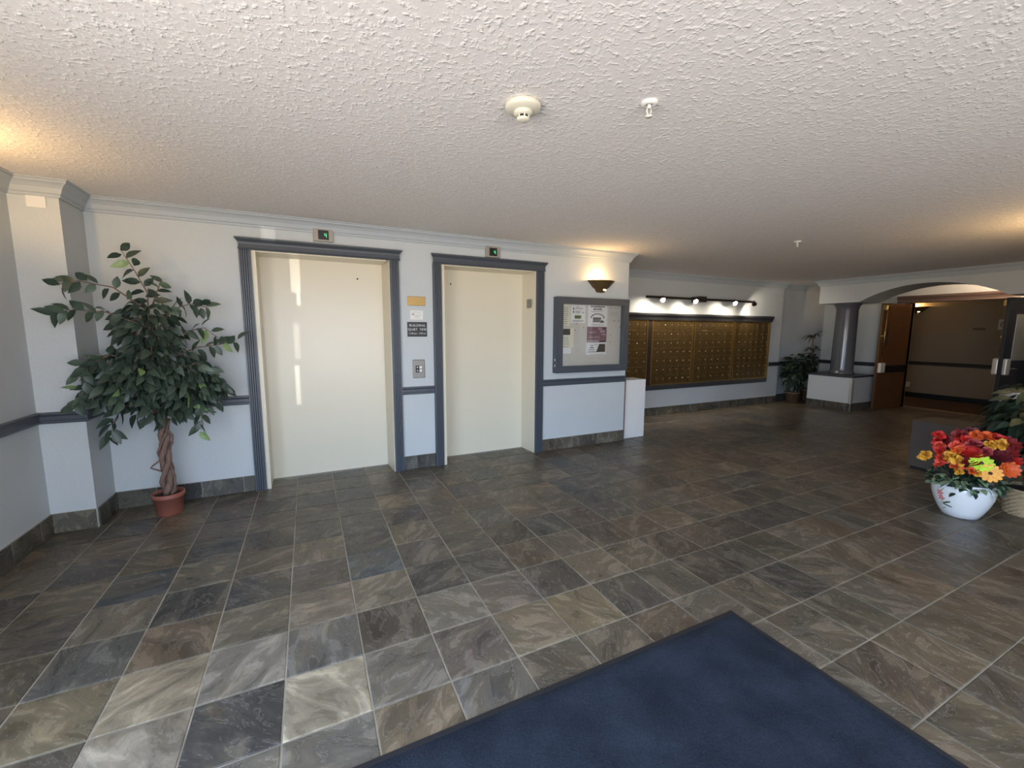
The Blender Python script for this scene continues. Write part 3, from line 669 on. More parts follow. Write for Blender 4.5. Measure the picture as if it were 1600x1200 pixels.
# track light above the mailboxes
TY, TZ = 5.20, 1.985
t = thing('track_light', 'dark spot bar with lit lamp heads above the mailboxes', 'spot light bar', (0, TY, TZ))
MB().box(4.87, 7.42, -0.016, 0.016, -0.018, 0.020, 0.003).build('bar', m_track, t)
MB().box(6.05, 6.21, -0.02, YM-TY, -0.045, 0.05, 0.004).build('canopy', m_track, t)
heads = [(5.19, (5.15, 5.37, 1.66), True), (5.93, (5.95, 5.37, 1.66), True), (6.92, (6.9, 5.37, 1.66), True), (7.44, (7.8, 5.36, 1.66), False)]
for hx, tg, glare in heads:
    dirv = (Vector(tg)-Vector((hx, TY-0.03, TZ-0.03))).normalized()
    face = Vector((-0.45, -0.62, -0.62)).normalized() if glare else Vector((0.75, 0.2, -0.6)).normalized()
    rot = face.to_track_quat('Z', 'Y').to_euler()
    hd = MB().lathe([(0.010, -0.075), (0.022, -0.072), (0.026, -0.04), (0.040, -0.005), (0.044, 0.025), (0.041, 0.025), (0.034, 0.0)], seg=18, caps=False).build('lamp_head', m_track, t, None, (hx, -0.03, -0.03)); hd.rotation_euler = rot
    MB().lathe([(0.0, 0.012), (0.02, 0.014), (0.037, 0.006), (0.037, 0.0), (0.0, -0.002)], seg=18, caps=False).build('lamp', m_lamp_w, hd)
    MB().cyl((hx, 0, 0), (hx, -0.028, -0.025), 0.007, 8).build('swivel', m_track, t)
    s = spot('track_spot', (hx, TY-0.06, TZ-0.05), tg, 46, (1.0, 0.88, 0.70), 150, 0.6, 0.03)

# ------------------------------------------------------------------ ceiling things
t = thing('smoke_detector', 'round cream smoke detector on the ceiling', 'smoke detector', (0.885, 1.735, ZC))
MB().lathe([(0.070, 0.0), (0.076, -0.004), (0.077, -0.016), (0.070, -0.024), (0.042, -0.030)], seg=36).build('base', m_offwhite, t)
MB().lathe([(0.042, -0.030), (0.040, -0.038), (0.030, -0.046), (0.026, -0.047)], seg=30).build('body', m_offwhite, t)
MB().lathe([(0.022, -0.047), (0.022, -0.058)], seg=24).build('sensor_gap', m_black, t)
for k in range(6):
    a = k*PI/3+0.3; MB().box(-0.0025, 0.0025, -0.003, 0.003, -0.060, -0.046).build('rib', m_offwhite, t, None, (0.024*math.cos(a), 0.024*math.sin(a), 0))
MB().lathe([(0.028, -0.058), (0.027, -0.064), (0.018, -0.068), (0.0, -0.069)], seg=24, caps=False).build('cap', m_offwhite, t)
def sprinkler(loc, label):
    t = thing('sprinkler', label, 'sprinkler', loc, 'pendent ceiling sprinklers')
    MB().lathe([(0.036, 0.0), (0.037, -0.004), (0.028, -0.012), (0.016, -0.013), (0.012, -0.006)], seg=24, caps=False).build('escutcheon', m_white, t)
    MB().cyl((0, 0, 0), (0, 0, -0.024), 0.008, 12).build('body', m_white, t)
    MB().tube([(0.010, 0, -0.022), (0.012, 0, -0.036), (0.006, 0, -0.050), (0, 0, -0.054), (-0.006, 0, -0.050), (-0.012, 0, -0.036), (-0.010, 0, -0.022)], 0.0025, 6).build('yoke', m_white, t)
    MB().cyl((0, 0, -0.024), (0, 0, -0.050), 0.0028, 8).build('bulb', m_taupe, t)
    MB().lathe([(0.0, -0.053), (0.016, -0.054), (0.017, -0.056), (0.0, -0.058)], seg=16, caps=False).build('deflector', m_white, t)
sprinkler((1.360, 1.485, ZC), 'white sprinkler head beside the smoke detector')
sprinkler((4.78, 2.88, ZC), 'small far sprinkler head, on the ceiling ahead of the arch')

# ------------------------------------------------------------------ column, plinth, doors beyond
BX0, BX1, BY0, BY1, BH = 8.88, 9.62, 4.17, 4.92, 0.61
pb = struct('wall_plinth', MB().box(BX0, BX1, BY0, BY1, 0, BH), m_wall)
MB().box(BX0-0.008, BX1+0.008, BY0-0.008, BY1+0.008, BH, BH+0.035, 0.004).build('top_slab', m_darktrim, pb)
MB().box(BX0-0.012, BX0+0.05, BY0-0.012, BY0+0.0, 0.13, BH-0.02).box(BX0-0.012, BX0, BY0, BY0+0.03, 0.13, BH-0.02).build('corner_guard', m_corner, pb)
base_run('baseboard_9', (BX0, BY1), (BX0, BY0), (-1, 0), 0.3)
base_run('baseboard_10', (BX0, BY0), (BX1, BY0), (0, -1), 0.3)
def column(x, y, z0, label_n):
    c = MB().lathe([(0.195, z0), (0.200, z0+0.01), (0.200, z0+0.03), (0.186, z0+0.045), (0.183, z0+0.10), (0.178, 1.2), (0.170, 1.86), (0.176, 1.88), (0.182, 1.90), (0.190, 1.93), (0.212, 1.95), (0.216, 1.955), (0.216, AZ)], (x, y, 0), 48).build('column_%d' % label_n, m_colgrey, None, 'structure')
column(9.27, 4.55, BH+0.035, 1)
column(9.27, 2.02, 0.0, 2)
# door frame and header
struct('door_frame', MB().box(XR-0.05, XR+0.14, DY1, DY1+0.07, 0, DZ).box(XR-0.05, XR+0.14, DY0-0.07, DY0, 0, DZ), m_doorframe)
struct('trim_9', MB().sweep([(XR, 4.20), (XR, 2.20)], [(0.0, DZ), (0.06, DZ), (0.064, DZ+0.012), (0.060, DZ+0.03), (0.066, DZ+0.06), (0.090, DZ+0.10), (0.094, DZ+0.13), (0.0, DZ+0.135)], 1), m_doorframe)
def door_leaf(n, hinge, free, m, label, lite):
    h_, f_ = Vector((*hinge, 0)), Vector((*free, 0)); L = (f_-h_).length; ang = math.atan2((f_-h_).y, (f_-h_).x)
    o = MB().box(0, L, -0.022, 0.022, 0.012, 1.965, 0.002).build('door_%d' % n, m, None, 'structure', (hinge[0], hinge[1], 0)); o.rotation_euler = (0, 0, ang)
    o['label'] = label
    return o, L
# left leaf (x grows from hinge to the free edge; its +y local side faces the visitor)
o, L = door_leaf(3, (10.24, 3.985), (9.45, 4.085), m_door, 'brown wooden door leaf standing open beside the plinth', False)
sd = 1  # side of the panic hardware
MB().box(L-0.13, L-0.005, 0.022, 0.075, 0.70, 0.88, 0.008).build('latch_case', m_satin, o)
MB().box(0.06, L-0.12, 0.022, 0.075, 0.70, 0.83, 0.008).build('push_bar', m_black, o)
MB().cyl((L-0.07, 0.045, 0.90), (L-0.07, 0.045, 1.86), 0.008, 10).build('vertical_rod', m_gold, o)
MB().box(L-0.095, L-0.045, 0.022, 0.07, 1.84, 1.93, 0.006).build('top_latch', m_gold, o)
MB().box(L-0.085, L-0.055, 0.022, 0.058, 1.36, 1.39, 0.003).build('rod_guide', m_gold, o)
MB().box(L-0.20, L-0.14, 0.0215, 0.0235, 1.18, 1.62).build('door_sign_plate', m_dkdoor, o)
o, L = door_leaf(4, (10.24, 2.36), (9.46, 2.545), m_dkdoor, 'charcoal door leaf standing open at the right, seen nearly edge on', True)
MB().box(L-0.12, L-0.01, -0.10, -0.022, 0.80, 1.05, 0.02).build('latch_case', m_satin, o)
MB().box(L-0.10, L-0.01, 0.022, 0.075, 0.80, 1.05, 0.015).build('lever_plate', m_satin, o)
MB().cyl((L-0.06, 0.10, 0.90), (L-0.18, 0.10, 0.90), 0.010, 10).build('lever', m_chrome, o)
MB().cyl((L-0.05, -0.045, 0.90), (L-0.05, -0.045, 1.86), 0.008, 10).build('vertical_rod', m_gold, o)
MB().box(L-0.075, L-0.025, -0.07, -0.022, 1.84, 1.93, 0.006).build('top_latch', m_gold, o)
MB().box(L-0.065, L-0.035, -0.058, -0.022, 1.36, 1.39, 0.003).build('rod_guide', m_gold, o)
MB().box(0.06, L-0.13, -0.075, -0.022, 0.74, 0.86, 0.008).build('push_bar', m_black, o)
MB().box(0.18, 0.62, 0.0215, 0.0245, 1.02, 1.72).build('vision_glass', m_chrome, o)
sconce((X1S, 2.75, 2.225), PI/2, 'lit bronze sconce on the back of the arch, facing the double doors', 75.0, 0.0, (1.0, 0.72, 0.48))
# corridor signs
t = thing('no_smoking_sign', 'small square no smoking sign on the corridor wall', 'sign', (XE, 3.285, 1.60), rz=-PI/2)
MB().box(-0.09, 0.09, -0.004, 0, -0.10, 0.10).build('plate', m_paper_g, t)
ring = [(0.065*math.cos(a), 0.065*math.sin(a)) for a in [2*PI*k/24 for k in range(25)]]; rin = [(0.05*math.cos(a), 0.05*math.sin(a)) for a in [2*PI*k/24 for k in range(25)]]
s = MB()
for k in range(24): s.prism([ring[k], ring[k+1], rin[k+1], rin[k]], -0.0055, -0.0035, 1)
s.prism([(-0.045, 0.035), (-0.035, 0.045), (0.045, -0.035), (0.035, -0.045)], -0.0055, -0.0035, 1)
s.build('ban_ring', m_signred, t)
MB().box(-0.035, 0.03, -0.0052, -0.0035, -0.007, 0.007).build('cigarette', m_ink, t)
tag(MB().box(-0.09, 0.09, -0.006, 0, -0.022, 0.022, 0.002).build('dark_plate', m_brownpot, None, None, (XE, 3.63, 1.515)), 'thin dark plate on the corridor wall left of the sign', 'plaque').rotation_euler = (0, 0, -PI/2)  # thin brown plate standing in for a dark smear on the wall
tag(MB().box(-0.035, 0.035, -0.006, 0, -0.057, 0.057, 0.002).build('power_outlet', m_offwhite, None, None, (XE, 4.64, 0.28)), 'pale outlet plate low on the corridor wall', 'outlet').rotation_euler = (0, 0, -PI/2)

# ------------------------------------------------------------------ floor mat
mx0, mx1, my0, my1 = -0.55, 1.905, -0.60, 1.328
t = thing('entrance_mat', 'navy blue carpet mat with black rubber edging on the slate floor', 'mat', ((mx0+mx1)/2, (my0+my1)/2, 0.0005))
a, b = (mx1-mx0)/2, (my1-my0)/2; e = 0.026
MB().sweep([(-a, -b), (-a, b), (a, b), (a, -b), (-a, -b)], [(0.0, 0.0), (0.003, 0.003), (e, 0.006), (e, 0.0)], 1).build('rubber_edging', m_rubber, t)
bm = bmesh.new(); bmesh.ops.create_grid(bm, x_segments=90, y_segments=70, size=1)
for q in bm.verts:
    q.co.x *= a-e; q.co.y *= b-e
    q.co.z = 0.010+random.uniform(-0.0012, 0.0012)
    if abs(abs(q.co.x)-(a-e)) < 1e-4 or abs(abs(q.co.y)-(b-e)) < 1e-4: q.co.z = 0.004; q.co.x += random.uniform(-.003, .003); q.co.y += random.uniform(-.003, .003)
me = bpy.data.meshes.new('pile'); bm.to_mesh(me); bm.free(); me.materials.append(m_mat)
for p in me.polygons: p.use_smooth = True
link('pile', me, t)['kind'] = 'stuff'

# ------------------------------------------------------------------ plants
def leaf_mesh(name, L, W, fold, curl, m, n=4):
    mb = MB(); v = []; f = []
    for k in range(n+1):
        s_ = k/n; w_ = W*math.sin(PI*min(1, s_*0.98+0.02))**0.8*(1-0.35*s_); z = -curl*L*s_*s_
        if k in (0, n): w_ = W*0.03
        v += [(s_*L, -w_, z+fold*w_), (s_*L, 0, z), (s_*L, w_, z+fold*w_)]
    for k in range(n):
        a = 3*k; f += [(a, a+1, a+4, a+3), (a+1, a+2, a+5, a+4)]
    return mb.add(v, f, True).mesh(name, m)
def orient(direction, up_tilt):
    d = Vector(direction).normalized()
    q = d.to_track_quat('X', 'Z')
    return (q.to_matrix().to_4x4() @ Matrix.Rotation(up_tilt, 4, 'X')).to_euler()

# ficus
FX, FY = -1.045, 4.03
t = thing('ficus_tree', 'tall artificial ficus tree with twisted stems in small terracotta pot', 'plant', (FX, FY, 0))
MB().lathe([(0.078, 0.0), (0.082, 0.004), (0.098, 0.135), (0.102, 0.135), (0.104, 0.140), (0.106, 0.172), (0.099, 0.172), (0.095, 0.14)], seg=36, caps=False).build('pot', m_terra, t)
MB().lathe([(0.0, 0.150), (0.06, 0.150), (0.097, 0.147)], seg=24, caps=False).build('soil', m_soil, t)
stems = [(0.0, 0.026, 0.024), (2.1, 0.028, 0.021), (4.2, 0.027, 0.023), (5.3, 0.046, 0.010)]
for ph, rad, thick in stems:
    pts = []
    for k in range(22):
        z = 0.15+k*0.6/21; a = ph+k*0.36
        rr = rad*(1.0-0.25*k/21)+0.006*math.sin(k*1.3+ph); pts.append((0.012*k/21+rr*math.cos(a), rr*math.sin(a), z))
    MB().tube(pts, [thick*(1-0.25*k/21)*(1+0.12*math.sin(k*1.7+ph)) for k in range(22)], 8).build('trunk_stem', m_bark, t)
MB().tube([(-0.02, -0.02, 0.44), (-0.07, -0.03, 0.40), (-0.085, -0.03, 0.385), (-0.05, -0.03, 0.365), (-0.01, -0.02, 0.34)], 0.007, 6).build('trunk_loop', m_bark, t)
MB().tube([(0.03, -0.02, 0.68), (0.065, -0.02, 0.62), (0.06, -0.02, 0.56), (0.03, -0.02, 0.52)], 0.008, 6).build('trunk_loop', m_bark, t)
MB().tube([(0.03, -0.02, 0.40), (0.058, -0.03, 0.30), (0.05, -0.03, 0.19), (0.04, -0.02, 0.16)], 0.008, 6).build('trunk_loop', m_bark, t)
leaf_me = [[leaf_mesh('leaf', L, W, 0.25, c, m) for L, W, c in ((0.100, 0.031, 0.25), (0.088, 0.029, 0.15), (0.108, 0.032, 0.4))] for m in m_leaf]
leaves = []
def fits(p):
    wx, wy = p.x+FX, p.y+FY
    if wy > YW-0.03: return False
    if wx < XP+0.03 and wy > YP-0.03: return False
    return wx > XL+0.05
def spray(pts, n, spread, light=0.06, size=1.0, stem=True, droop=0.35):
    P = [Vector(p) for p in pts]
    if stem: MB().tube(P, [0.006-0.004*k/(len(P)-1) for k in range(len(P))], 5).build('branch', m_bark, t)
    for k in range(n):
        s_ = (k+0.6)/n*(len(P)-1); i = min(int(s_), len(P)-2); q = P[i].lerp(P[i+1], s_-i); d = (P[i+1]-P[i]).normalized()
        side = Vector((-d.z, random.uniform(-.5, .5), d.x))*(1 if k % 2 else -1)
        dirv = (d*random.uniform(.3, .8)+side*random.uniform(.6, 1.0)+Vector((0, random.uniform(-.6, .2), -droop*random.uniform(.3, 1.4))))
        q = q+Vector((random.uniform(-1, 1), random.uniform(-1, .6), random.uniform(-1, 1)))*spread
        if fits(q) and fits(q+dirv.normalized()*0.1): leaves.append((q, dirv, size, light))
# sprays that make the outline (local to the pot, x, y, z)
spray([(-0.02, 0, 1.45), (0.0, -0.02, 1.70), (-0.06, -0.03, 1.86), (-0.12, -0.05, 2.00)], 15, 0.012, 0.12)
spray([(0.02, 0, 1.62), (0.06, -0.02, 1.72), (0.09, -0.03, 1.80)], 6, 0.012)
spray([(0.0, -0.10, 1.58), (-0.14, -0.18, 1.72), (-0.30, -0.24, 1.75), (-0.40, -0.26, 1.72)], 15, 0.015)
spray([(0.0, -0.10, 1.45), (-0.18, -0.2, 1.55), (-0.32, -0.25, 1.56), (-0.43, -0.27, 1.54)], 15, 0.018)
spray([(0.02, -0.02, 1.40), (0.14, -0.05, 1.58), (0.26, -0.06, 1.63), (0.37, -0.05, 1.60)], 20, 0.018)
spray([(0.1, -0.04, 1.3), (0.22, -0.05, 1.42), (0.33, -0.05, 1.45), (0.42, -0.06, 1.37)], 12, 0.015, 0.05)
spray([(0.1, -0.04, 1.22), (0.28, -0.06, 1.30), (0.42, -0.06, 1.32), (0.54, -0.05, 1.35)], 14, 0.015, 0.15)
spray([(0.1, -0.04, 1.1), (0.26, -0.08, 1.18), (0.36, -0.08, 1.08), (0.42, -0.08, 0.96)], 20, 0.025, 0.08)
spray([(0.06, -0.04, 0.95), (0.2, -0.08, 0.92), (0.28, -0.1, 0.80), (0.27, -0.1, 0.66)], 18, 0.02, 0.12)
spray([(-0.05, -0.04, 0.92), (-0.18, -0.12, 0.88), (-0.24, -0.14, 0.76), (-0.25, -0.14, 0.66)], 16, 0.022, 0.06)
spray([(-0.1, -0.1, 1.05), (-0.22, -0.18, 1.08), (-0.34, -0.22, 1.02), (-0.38, -0.24, 0.92)], 22, 0.03, 0.05)
spray([(-0.1, -0.1, 1.2), (-0.20, -0.18, 1.26), (-0.29, -0.22, 1.20), (-0.33, -0.24, 1.10)], 22, 0.03)
def blob(cx, cy_, cz, rx, ry, rz, n, light=0.06):
    k = 0; tries = 0
    while k < n and tries < n*12:
        tries += 1
        u = Vector((random.gauss(0, 1), random.gauss(0, 1), random.gauss(0, 1))).normalized()*random.uniform(0.55, 1.0)
        q = Vector((cx+u.x*rx, cy_+u.y*ry, cz+u.z*rz)); dirv = Vector((u.x, u.y-0.3, u.z*0.4-0.55))
        if fits(q) and fits(q+dirv.normalized()*0.1): leaves.append((q, dirv, random.uniform(.85, 1.1), light)); k += 1
blob(0.0, -0.03, 1.42, 0.19, 0.14, 0.21, 160)
blob(0.02, -0.05, 1.14, 0.31, 0.18, 0.25, 260, 0.1)
blob(-0.12, -0.10, 1.08, 0.26, 0.18, 0.22, 170)
blob(0.20, -0.06, 1.0, 0.25, 0.15, 0.19, 170)
blob(0.02, -0.06, 0.92, 0.26, 0.16, 0.17, 100, 0.15)
for k in range(4):
    a = k*1.6; MB().tube([(0.02*math.cos(a), 0.02*math.sin(a), 0.7), (0.05*math.cos(a), 0.05*math.sin(a)-0.02, 1.0), (0.1*math.cos(a), 0.06*math.sin(a)-0.03, 1.3), (0.06*math.cos(a), 0.05*math.sin(a)-0.02, 1.55)], [0.014, 0.010, 0.007, 0.004], 6).build('branch', m_bark, t)
camv = Vector((0, 0, H))-Vector((FX, FY, 1.1))
front = sorted(range(len(leaves)), key=lambda k: -(leaves[k][0].dot(camv.normalized())+0.25*abs(leaves[k][0].x)+0.25*max(0, leaves[k][0].z-1.4)))
keep = set(front[:292])
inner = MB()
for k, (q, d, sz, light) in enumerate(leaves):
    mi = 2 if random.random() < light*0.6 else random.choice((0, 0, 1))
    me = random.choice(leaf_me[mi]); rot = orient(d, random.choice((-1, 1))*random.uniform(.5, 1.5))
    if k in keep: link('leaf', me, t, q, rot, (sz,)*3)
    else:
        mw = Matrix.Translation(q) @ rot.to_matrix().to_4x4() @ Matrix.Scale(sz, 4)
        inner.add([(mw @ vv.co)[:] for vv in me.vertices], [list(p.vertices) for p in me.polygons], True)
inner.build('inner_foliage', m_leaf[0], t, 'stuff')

# far bushy plant and palm-like plant in the recess
def foliage(parent, name, c, rx, ry, rz, n, L, W, m, m_seed=1, down=0.4):
    rg = random.Random(m_seed); mb = MB(); lm = leaf_mesh('leaf', L, W, 0.25, 0.3, m, 3)
    for k in range(n):
        u = Vector((rg.gauss(0, 1), rg.gauss(0, 1), rg.gauss(0, 1))).normalized()*rg.uniform(0.35, 1.0)
        q = Vector((c[0]+u.x*rx, c[1]+u.y*ry, c[2]+u.z*rz)); d = Vector((u.x+rg.uniform(-.4, .4), u.y+rg.uniform(-.4, .4), u.z*0.6-down))
        mw = Matrix.Translation(q) @ orient(d, rg.uniform(-.8, .8)).to_matrix().to_4x4() @ Matrix.Scale(rg.uniform(.7, 1.15), 4)
        mb.add([(mw @ vv.co)[:] for vv in lm.vertices], [list(p.vertices) for p in lm.polygons], True)
    return mb.build(name, m, parent, 'stuff')
t = thing('bushy_plant', 'dark bushy potted plant in the recess past the mailboxes', 'plant', (8.86, 5.19, 0))
MB().lathe([(0.10, 0), (0.13, 0.20), (0.14, 0.20), (0.14, 0.23), (0.12, 0.23)], seg=24).build('pot', m_brownpot, t)
MB().tube([(0, 0, 0.2), (0.01, 0, 0.45), (0, 0, 0.7)], [0.02, 0.016, 0.01], 6).build('stem', m_bark, t)
foliage(t, 'foliage', (0, -0.02, 0.66), 0.26, 0.19, 0.38, 640, 0.11, 0.038, m_dkleaf, 3)
t = thing('palm_plant', 'taller palm like plant behind the grey column', 'plant', (9.42, 5.20, 0))
MB().lathe([(0.10, 0), (0.13, 0.22), (0.14, 0.22), (0.14, 0.26), (0.12, 0.26)], seg=24).build('pot', m_brownpot, t)
MB().tube([(0, 0, 0.25), (0.01, 0, 0.8), (-0.01, -0.01, 1.34)], [0.024, 0.018, 0.012], 8).build('stem', m_bark, t)
rg = random.Random(5)
def frond(base, az, L, rise, drop, w0, m):
    d = Vector((math.cos(az), math.sin(az), 0)); v = []; f = []; n = 7; sd_ = Vector((-d.y, d.x, 0))
    for k in range(n+1):
        s_ = k/n; p = Vector(base)+d*L*s_+Vector((0, 0, rise*s_-drop*s_*s_)); w_ = w0*(1-s_)**0.7*(0.5+min(1, s_*4)*0.5)
        v += [p-sd_*w_+Vector((0, 0, w_*0.4)), p, p+sd_*w_+Vector((0, 0, w_*0.4))]
    for k in range(n):
        a = 3*k; f += [(a, a+1, a+4, a+3), (a+1, a+2, a+5, a+4)]
    return MB().add(v, f, True).build('frond', m, t)
for k in range(13):
    frond((0, 0, 1.30+0.03*rg.random()), k*2.4, rg.uniform(.20, .27), rg.uniform(.16, .36), rg.uniform(.2, .34), 0.026, m_dkleaf2)
for z in (1.08, 0.90, 0.75):
    for k in range(4): frond((0, 0, z), k*1.57+z*5, rg.uniform(.17, .22), rg.uniform(.14, .22), rg.uniform(.2, .3), 0.026, m_dkleaf)
foliage(t, 'lower_foliage', (0.0, 0.0, 0.76), 0.15, 0.13, 0.42, 240, 0.10, 0.032, m_dkleaf, 6)

# white pot of mixed flowers
PX, PY = 4.60, 1.335
t = thing('flower_pot', 'white glazed pot of red, orange and lime artificial flowers', 'flower pot', (PX, PY, 0))
prof = [(0.098, 0.0), (0.108, 0.004), (0.132, 0.05), (0.158, 0.11), (0.176, 0.17), (0.182, 0.215), (0.180, 0.245), (0.170, 0.272), (0.174, 0.280), (0.168, 0.282), (0.160, 0.270)]
MB().lathe(prof, seg=48).build('pot', m_ceramic, t)
MB().lathe([(0.0, 0.262), (0.158, 0.262)], seg=24, caps=False).build('soil', m_soil, t)
def prad(z):
    for (r0, z0), (r1, z1) in zip(prof, prof[1:]):
        if z0 <= z <= z1: return r0+(r1-r0)*(z-z0)/(z1-z0)
    return 0.17
azv = math.atan2(-PY, -PX)  # towards the viewer's side of the room
def pot_pt(da, z, off=0.0015):
    a = azv+da; r_ = prad(z)+off; return (r_*math.cos(a), r_*math.sin(a), z)
def motif(polys, m, name):
    s = MB()
    for cu, cz, ru, rz_, rot in polys:
        c = [pot_pt(cu, cz)]; ring = []
        for k in range(10):
            a = 2*PI*k/10; du = ru*math.cos(a); dz = rz_*math.sin(a)
            ring.append(pot_pt(cu+(du*math.cos(rot)-dz*math.sin(rot))/0.17, cz+du*math.sin(rot)+dz*math.cos(rot)))
        s.add(c+ring, [(0, 1+k, 1+(k+1) % 10) for k in range(10)])
    s.build(name, m, t)
m_pk = mat('painted_pink', (214, 132, 128), 0.2, var=0.15, scale=60); m_pg = mat('painted_green', (66, 84, 62), 0.2, var=0.2, scale=60); m_pgl = mat('painted_pale_green', (150, 168, 120), 0.2, var=0.2)
S = -1
fl_p = []
for cu, cz in ((S*0.72, 0.185), (S*0.68, 0.145)):
    for k in range(5):
        a = 2*PI*k/5; fl_p.append((cu+0.014*math.cos(a)/0.17, cz+0.014*math.sin(a), 0.012, 0.008, a))
motif(fl_p, m_pk, 'painted_blossom')
motif([(S*0.48, 0.118, 0.030, 0.007, 0.5), (S*0.46, 0.092, 0.034, 0.006, -0.15), (S*0.60, 0.100, 0.018, 0.006, -0.6)], m_pg, 'painted_leaf')
motif([(S*0.62, 0.215, 0.020, 0.0035, 1.1), (S*0.80, 0.215, 0.016, 0.003, 1.7), (S*0.75, 0.09, 0.022, 0.003, 1.8), (S*0.66, 0.062, 0.024, 0.004, 0.5)], m_pgl, 'painted_stem')
# flowers
FM = {}
def fmat(name, rgb): FM[name] = mat('petal_'+name, rgb, 0.6, var=0.22, scale=60); return FM[name]
for nm, rgb in (('red', (178, 28, 22)), ('crimson', (116, 16, 20)), ('orange', (206, 86, 32)), ('coral', (206, 70, 52)), ('yellow', (214, 156, 50)), ('lime', (190, 224, 62)), ('apricot', (236, 164, 70)), ('maroon', (92, 20, 32)), ('rose', (150, 50, 52))): fmat(nm, rgb)
m_eye = mat('dark_flower_eye', (70, 40, 24), 0.7)
def daisy(R, n, cup, m, rows=1):
    mb = MB()
    for rrow in range(rows):
        Rr = R*(1-0.28*rrow)
        for k in range(n):
            a = 2*PI*(k+0.5*rrow)/n; c, s_ = math.cos(a), math.sin(a); wv = Rr*PI/n*1.55
            pts = [(0.12, 0.35), (0.55, 1.0), (0.88, 0.9), (1.0, 0.25)]
            v = []
            for q, ww in pts:
                for sg in (-1, 1):
                    x, y = q*Rr, sg*wv*ww*0.5; v.append((x*c-y*s_, x*s_+y*c, cup*Rr*q*q+0.004*rrow+0.002*(k % 2)+rrow*cup*0.01))
            mb.add(v, [(0, 2, 3, 1), (2, 4, 5, 3), (4, 6, 7, 5)], True)
    return mb.mesh('petals', m)
def ruffle(R, m, seed):
    rg = random.Random(seed); mb = MB()
    for k in range(22):
        a = rg.uniform(0, 2*PI); el = rg.uniform(0.1, 1.45); d = Vector((math.cos(a)*math.cos(el), math.sin(a)*math.cos(el), math.sin(el)))
        q = orient(d, rg.uniform(-1, 1)).to_matrix(); r_ = R*rg.uniform(.75, 1.05); wv = R*0.42
        v = [q @ Vector(p) for p in ((0.1*r_, -wv*.2, 0), (0.1*r_, wv*.2, 0), (0.65*r_, -wv*.9, 0.1*R), (0.65*r_, wv*.9, 0.1*R), (r_, -wv*.5, -0.1*R), (r_, wv*.5, -0.05*R))]
        mb.add(v, [(0, 2, 3, 1), (2, 4, 5, 3)], True)
    return mb.mesh('petals', m)
eye_me = MB().lathe([(0.012, 0.0), (0.010, 0.006), (0.0, 0.008)], seg=12, caps=False).mesh('flower_eye', m_eye)
U = Vector((PX, PY, 0)).normalized(); RT = Vector((U.y, -U.x, 0))   # depth from the viewer's side, and across
def flower(kind, col, across, z, depth, R, face=(0, 0, 1), seed=0):
    R *= 1.13
    p = RT*across+U*depth+Vector((0, 0, z))
    me = daisy(R, 12, 0.12, FM[col], 1) if kind == 'd' else (daisy(R, 11, 0.35, FM[col], 3) if kind == 'm' else ruffle(R, FM[col], seed))
    fv = (RT*face[0]-U*face[1]+Vector((0, 0, face[2]))).normalized()
    o = link('flower', me, t, p, fv.to_track_quat('Z', 'Y').to_euler())
    if kind == 'd': link('flower_eye', eye_me, o, (0, 0, 0.004))
    stem_pts.append(p)
stem_pts = []
flower('d', 'lime', 0.075, 0.465, -0.13, 0.062, (0.1, 0.8, 0.6)); flower('d', 'lime', 0.03, 0.462, -0.12, 0.045, (-0.2, 0.6, 0.7))
flower('d', 'apricot', 0.125, 0.405, -0.15, 0.060, (0.1, 0.9, 0.3)); flower('m', 'orange', 0.21, 0.44, -0.08, 0.055, (0.4, 0.8, 0.3))
fl_list = [('r', 'red', -0.165, 0.605, 0.0, .045), ('r', 'crimson', -0.13, 0.57, 0.02, .05), ('r', 'red', -0.175, 0.565, -0.03, .035), ('r', 'coral', -0.155, 0.53, -0.04, .04), ('r', 'red', -0.15, 0.49, -0.06, .045),
           ('r', 'coral', -0.135, 0.435, -0.10, .05), ('r', 'coral', -0.14, 0.395, -0.11, .04), ('r', 'coral', -0.06, 0.55, -0.06, .05), ('r', 'orange', -0.055, 0.515, -0.09, .05), ('r', 'yellow', -0.085, 0.475, -0.11, .05),
           ('r', 'yellow', -0.045, 0.445, -0.13, .05), ('r', 'orange', -0.05, 0.40, -0.14, .04), ('r', 'yellow', -0.03, 0.375, -0.15, .035), ('m', 'red', 0.02, 0.52, -0.08, .07), ('m', 'crimson', 0.01, 0.46, -0.12, .06),
           ('r', 'crimson', -0.05, 0.61, 0.05, .06), ('r', 'maroon', 0.0, 0.63, 0.08, .06), ('r', 'orange', 0.03, 0.635, 0.02, .05), ('r', 'orange', 0.075, 0.635, 0.0, .055), ('r', 'red', -0.02, 0.58, 0.0, .06),
           ('r', 'rose', 0.02, 0.575, -0.03, .05), ('m', 'crimson', 0.07, 0.58, 0.0, .06), ('r', 'rose', 0.085, 0.53, -0.06, .05), ('m', 'maroon', 0.15, 0.52, -0.06, .07), ('m', 'crimson', 0.18, 0.55, 0.0, .07),
           ('r', 'yellow', 0.105, 0.585, -0.02, .045), ('r', 'yellow', 0.155, 0.595, -0.02, .05), ('m', 'red', 0.21, 0.50, -0.02, .06), ('r', 'red', 0.13, 0.62, 0.06, .06), ('m', 'crimson', 0.20, 0.60, 0.07, .06),
           ('r', 'yellow', -0.225, 0.44, -0.08, .05), ('r', 'orange', 0.03, 0.395, -0.16, .035), ('r', 'yellow', 0.06, 0.385, -0.16, .03), ('r', 'crimson', 0.0, 0.55, 0.10, .07), ('r', 'red', 0.09, 0.57, 0.11, .07), ('r', 'crimson', -0.08, 0.52, 0.06, .06)]
for k, (kd, cl, ac_, z, dp, R) in enumerate(fl_list): flower(kd, cl, ac_, z, dp, R, (ac_*2, 0.5, 0.8), k+10)
